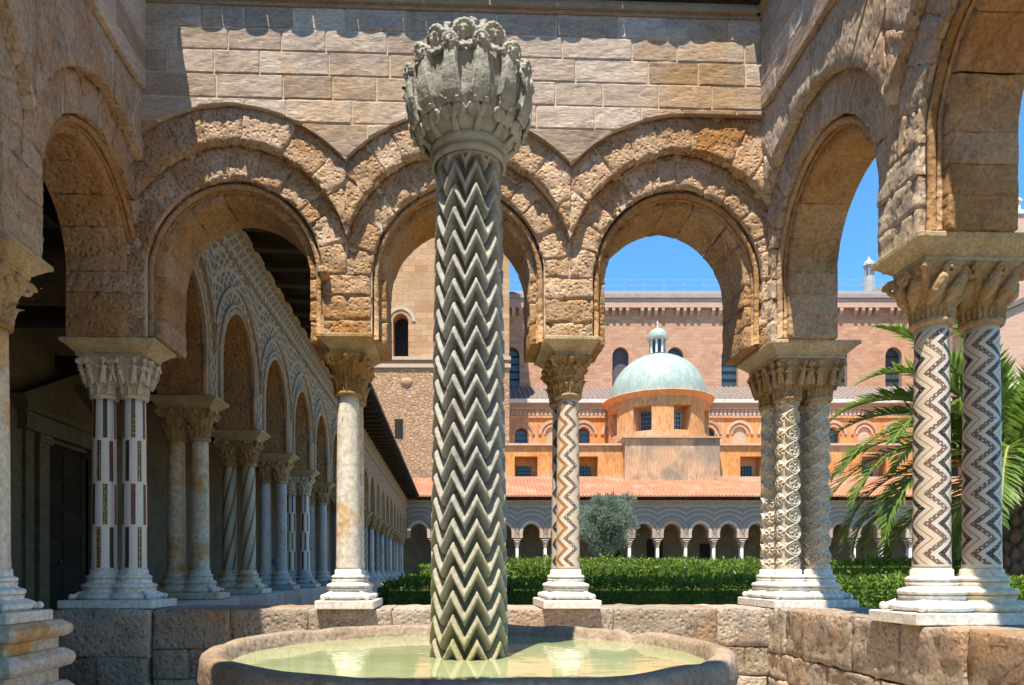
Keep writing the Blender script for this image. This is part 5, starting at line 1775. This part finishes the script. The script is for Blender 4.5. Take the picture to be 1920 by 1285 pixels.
def palm(label, x, y, h, seed):
    t = thing('palm_tree', label, 'palm', (x, y, 0))
    rd = random.Random(seed)
    tr = MB()
    tr.lathe([(.40, 0), (.36, .3), (.33, h * .5), (.36, h - .5), (.42, h - .2), (.28, h + .1)], 18)
    trunk = tr.build('trunk', 'bark', t, True)
    st = MB().tube([(0, 0, 0), (0, -.10, .06), (0, -.17, .20)], [.10, .085, .03], 6, flat=.5).mesh('leaf_stub', True)
    k = 0; z = .1
    while z < h - .02:
        for q in range(9):
            a = 2 * pi * q / 9 + k * .35
            r = .30 + .05 * (z / h) ** 3
            o = link('leaf_stub', st, 'bark', trunk, loc=(r * sin(a), -r * cos(a), z), rotz=a)
            sc = rd.uniform(.8, 1.25); o.scale = (sc, sc * rd.uniform(.8, 1.3), sc)
        z += .155; k += 1
    spec = []
    # (azimuth from the camera's left, start elevation, length) for the fronds seen in the photograph, then filler ones
    for az_, el, L in ((180, 58, 3.6), (186, 40, 3.6), (174, 28, 3.7), (192, 18, 3.5), (178, 8, 3.4), (5, 76, 3.9), (25, 66, 3.8), (340, 70, 3.8), (200, 48, 3.3), (160, 62, 3.4), (182, 68, 3.6), (172, 50, 3.6), (188, 30, 3.6), (168, 16, 3.5),
                       (270, 86, 3.4), (110, 84, 3.3), (60, 75, 3.3), (350, 60, 3.5), (10, 40, 3.5), (330, 25, 3.4), (300, 50, 3.2), (240, 55, 3.0), (225, 20, 3.2), (250, 0, 3.0),
                       (90, 50, 3.4), (130, 45, 3.4), (145, 10, 3.3), (40, 15, 3.4), (20, -10, 3.2), (75, 5, 3.3), (350, 0, 3.2), (290, -20, 3.0), (120, -15, 3.0), (265, 70, 2.6), (210, 75, 3.3), (180, 74, 3.5)):
        spec.append((R(az_ + rd.uniform(-5, 5)), R(el), L * 1.12))
    for az_, el, L in spec:
        mb = MB(); rib = MB()
        n = 26
        pts = []; p = Vector((cos(az_) * .15, sin(az_) * .15, h - .05)); e = el
        for i in range(n + 1):
            pts.append(p.copy())
            e -= R(2.2 + 2.6 * (i / n)) * (1.0 if el > 0 else .55) * (1.1 if el < R(70) else .7)
            p = p + Vector((cos(az_) * cos(e), sin(az_) * cos(e), sin(e))) * (L / n)
        rib.tube(pts, [.045 * (1 - .8 * i / n) + .004 for i in range(n + 1)], 5, flat=.6)
        fr = rib.build('frond', 'palm_stem', t, True)
        m_ = 84
        for i in range(6, m_):
            s = i / m_
            f = s * n; j = min(n - 1, int(f)); q = pts[j].lerp(pts[j + 1], f - j)
            d = (pts[j + 1] - pts[j]).normalized()
            side = d.cross(Vector((0, 0, 1)))
            if side.length < .1: side = Vector((-sin(az_), cos(az_), 0))
            side.normalize(); up = side.cross(d).normalized()
            ll = (.20 + .42 * sin(min(1, s * 1.08) * pi) ** .6) * rd.uniform(.85, 1.1)
            for sg in (-1, 1):
                dv = (d * (.75 + .3 * s) + side * sg * rd.uniform(.6, .8) + up * rd.uniform(.10, .5)).normalized()
                w = side * 0 + dv.cross(up).normalized() * .030
                mid = q + dv * ll * .5; tip = q + dv * ll + Vector((0, 0, -.10 * ll * rd.uniform(.5, 2.0)))
                b = len(mb.v)
                mb.v += [tuple(q - w * .6), tuple(q + w * .6), tuple(mid + w), tuple(mid - w), tuple(tip)]
                mb.f += [(b, b + 1, b + 2, b + 3), (b + 3, b + 2, b + 4)]
        mb.build('leaflets', 'palm_leaf', fr)
palm('feather palm with arching fronds behind the zigzag columns on the right', XW(1903, 13.2), 13.2, 3.25, 3)

# a visitor in the gallery
def person(x, y, rz):
    t = thing('person', 'person in a blue shirt and dark trousers walking in the left gallery', 'person', (x, y, 0), rz)
    V = [((0, 0, .92), .13), ((0, 0, 1.12), .125), ((0, 0, 1.36), .145), ((0, 0, 1.47), .06), ((0, -.01, 1.54), .055), ((0, -.02, 1.66), .095),
         ((.10, 0, .86), .095), ((.11, -.06, .48), .065), ((.11, .02, .09), .042), ((.11, -.12, .04), .035),
         ((-.10, 0, .86), .095), ((-.11, .10, .48), .065), ((-.11, .22, .10), .042), ((-.11, .10, .04), .035),
         ((.20, 0, 1.38), .06), ((.25, .05, 1.12), .042), ((.25, -.06, .88), .034), ((.25, -.10, .80), .03),
         ((-.20, 0, 1.38), .06), ((-.25, -.05, 1.12), .042), ((-.25, -.14, .90), .034), ((-.25, -.19, .83), .03)]
    E = [(0, 1), (1, 2), (2, 3), (3, 4), (4, 5), (0, 6), (6, 7), (7, 8), (8, 9), (0, 10), (10, 11), (11, 12), (12, 13), (2, 14), (14, 15), (15, 16), (16, 17), (2, 18), (18, 19), (19, 20), (20, 21)]
    def skinned(name, rs, idx=None, sub=2):
        keep = list(range(len(V))) if idx is None else idx
        mp = {k: i for i, k in enumerate(keep)}
        me = bpy.data.meshes.new(name)
        me.from_pydata([V[k][0] for k in keep], [(mp[a], mp[b]) for a, b in E if a in mp and b in mp], [])
        ob = bpy.data.objects.new(name, me); COL.objects.link(ob)
        sk = ob.modifiers.new('s', 'SKIN'); su = ob.modifiers.new('u', 'SUBSURF'); su.levels = su.render_levels = sub
        for i, k in enumerate(keep):
            r = V[k][1] * rs
            me.skin_vertices[0].data[i].radius = (r, r)
        me.skin_vertices[0].data[0].use_root = True
        out = bpy.data.meshes.new_from_object(ob.evaluated_get(bpy.context.evaluated_depsgraph_get()))
        bpy.data.objects.remove(ob)
        smooth_mesh(out); out.name = name
        return out
    link('body', skinned('body', 1.0), 'skin', t)
    link('shirt', skinned('shirt', 1.13, [1, 2, 14, 15, 18, 19]), 'blue_shirt', t)
    link('trousers', skinned('trousers', 1.13, [0, 6, 7, 8, 10, 11, 12]), 'dark_trousers', t)
    m = MB(); m.ell((0, .015, 1.69), (.085, .10, .085)); m.build('hair', 'hair', t, True)
    m = MB(); m.tube([(0, -.115, 1.67), (0, -.135, 1.645), (0, -.118, 1.64)], [.01, .016, .01], 6); m.build('nose', 'skin', t, True)
person(-5.0, 19.2, R(160))
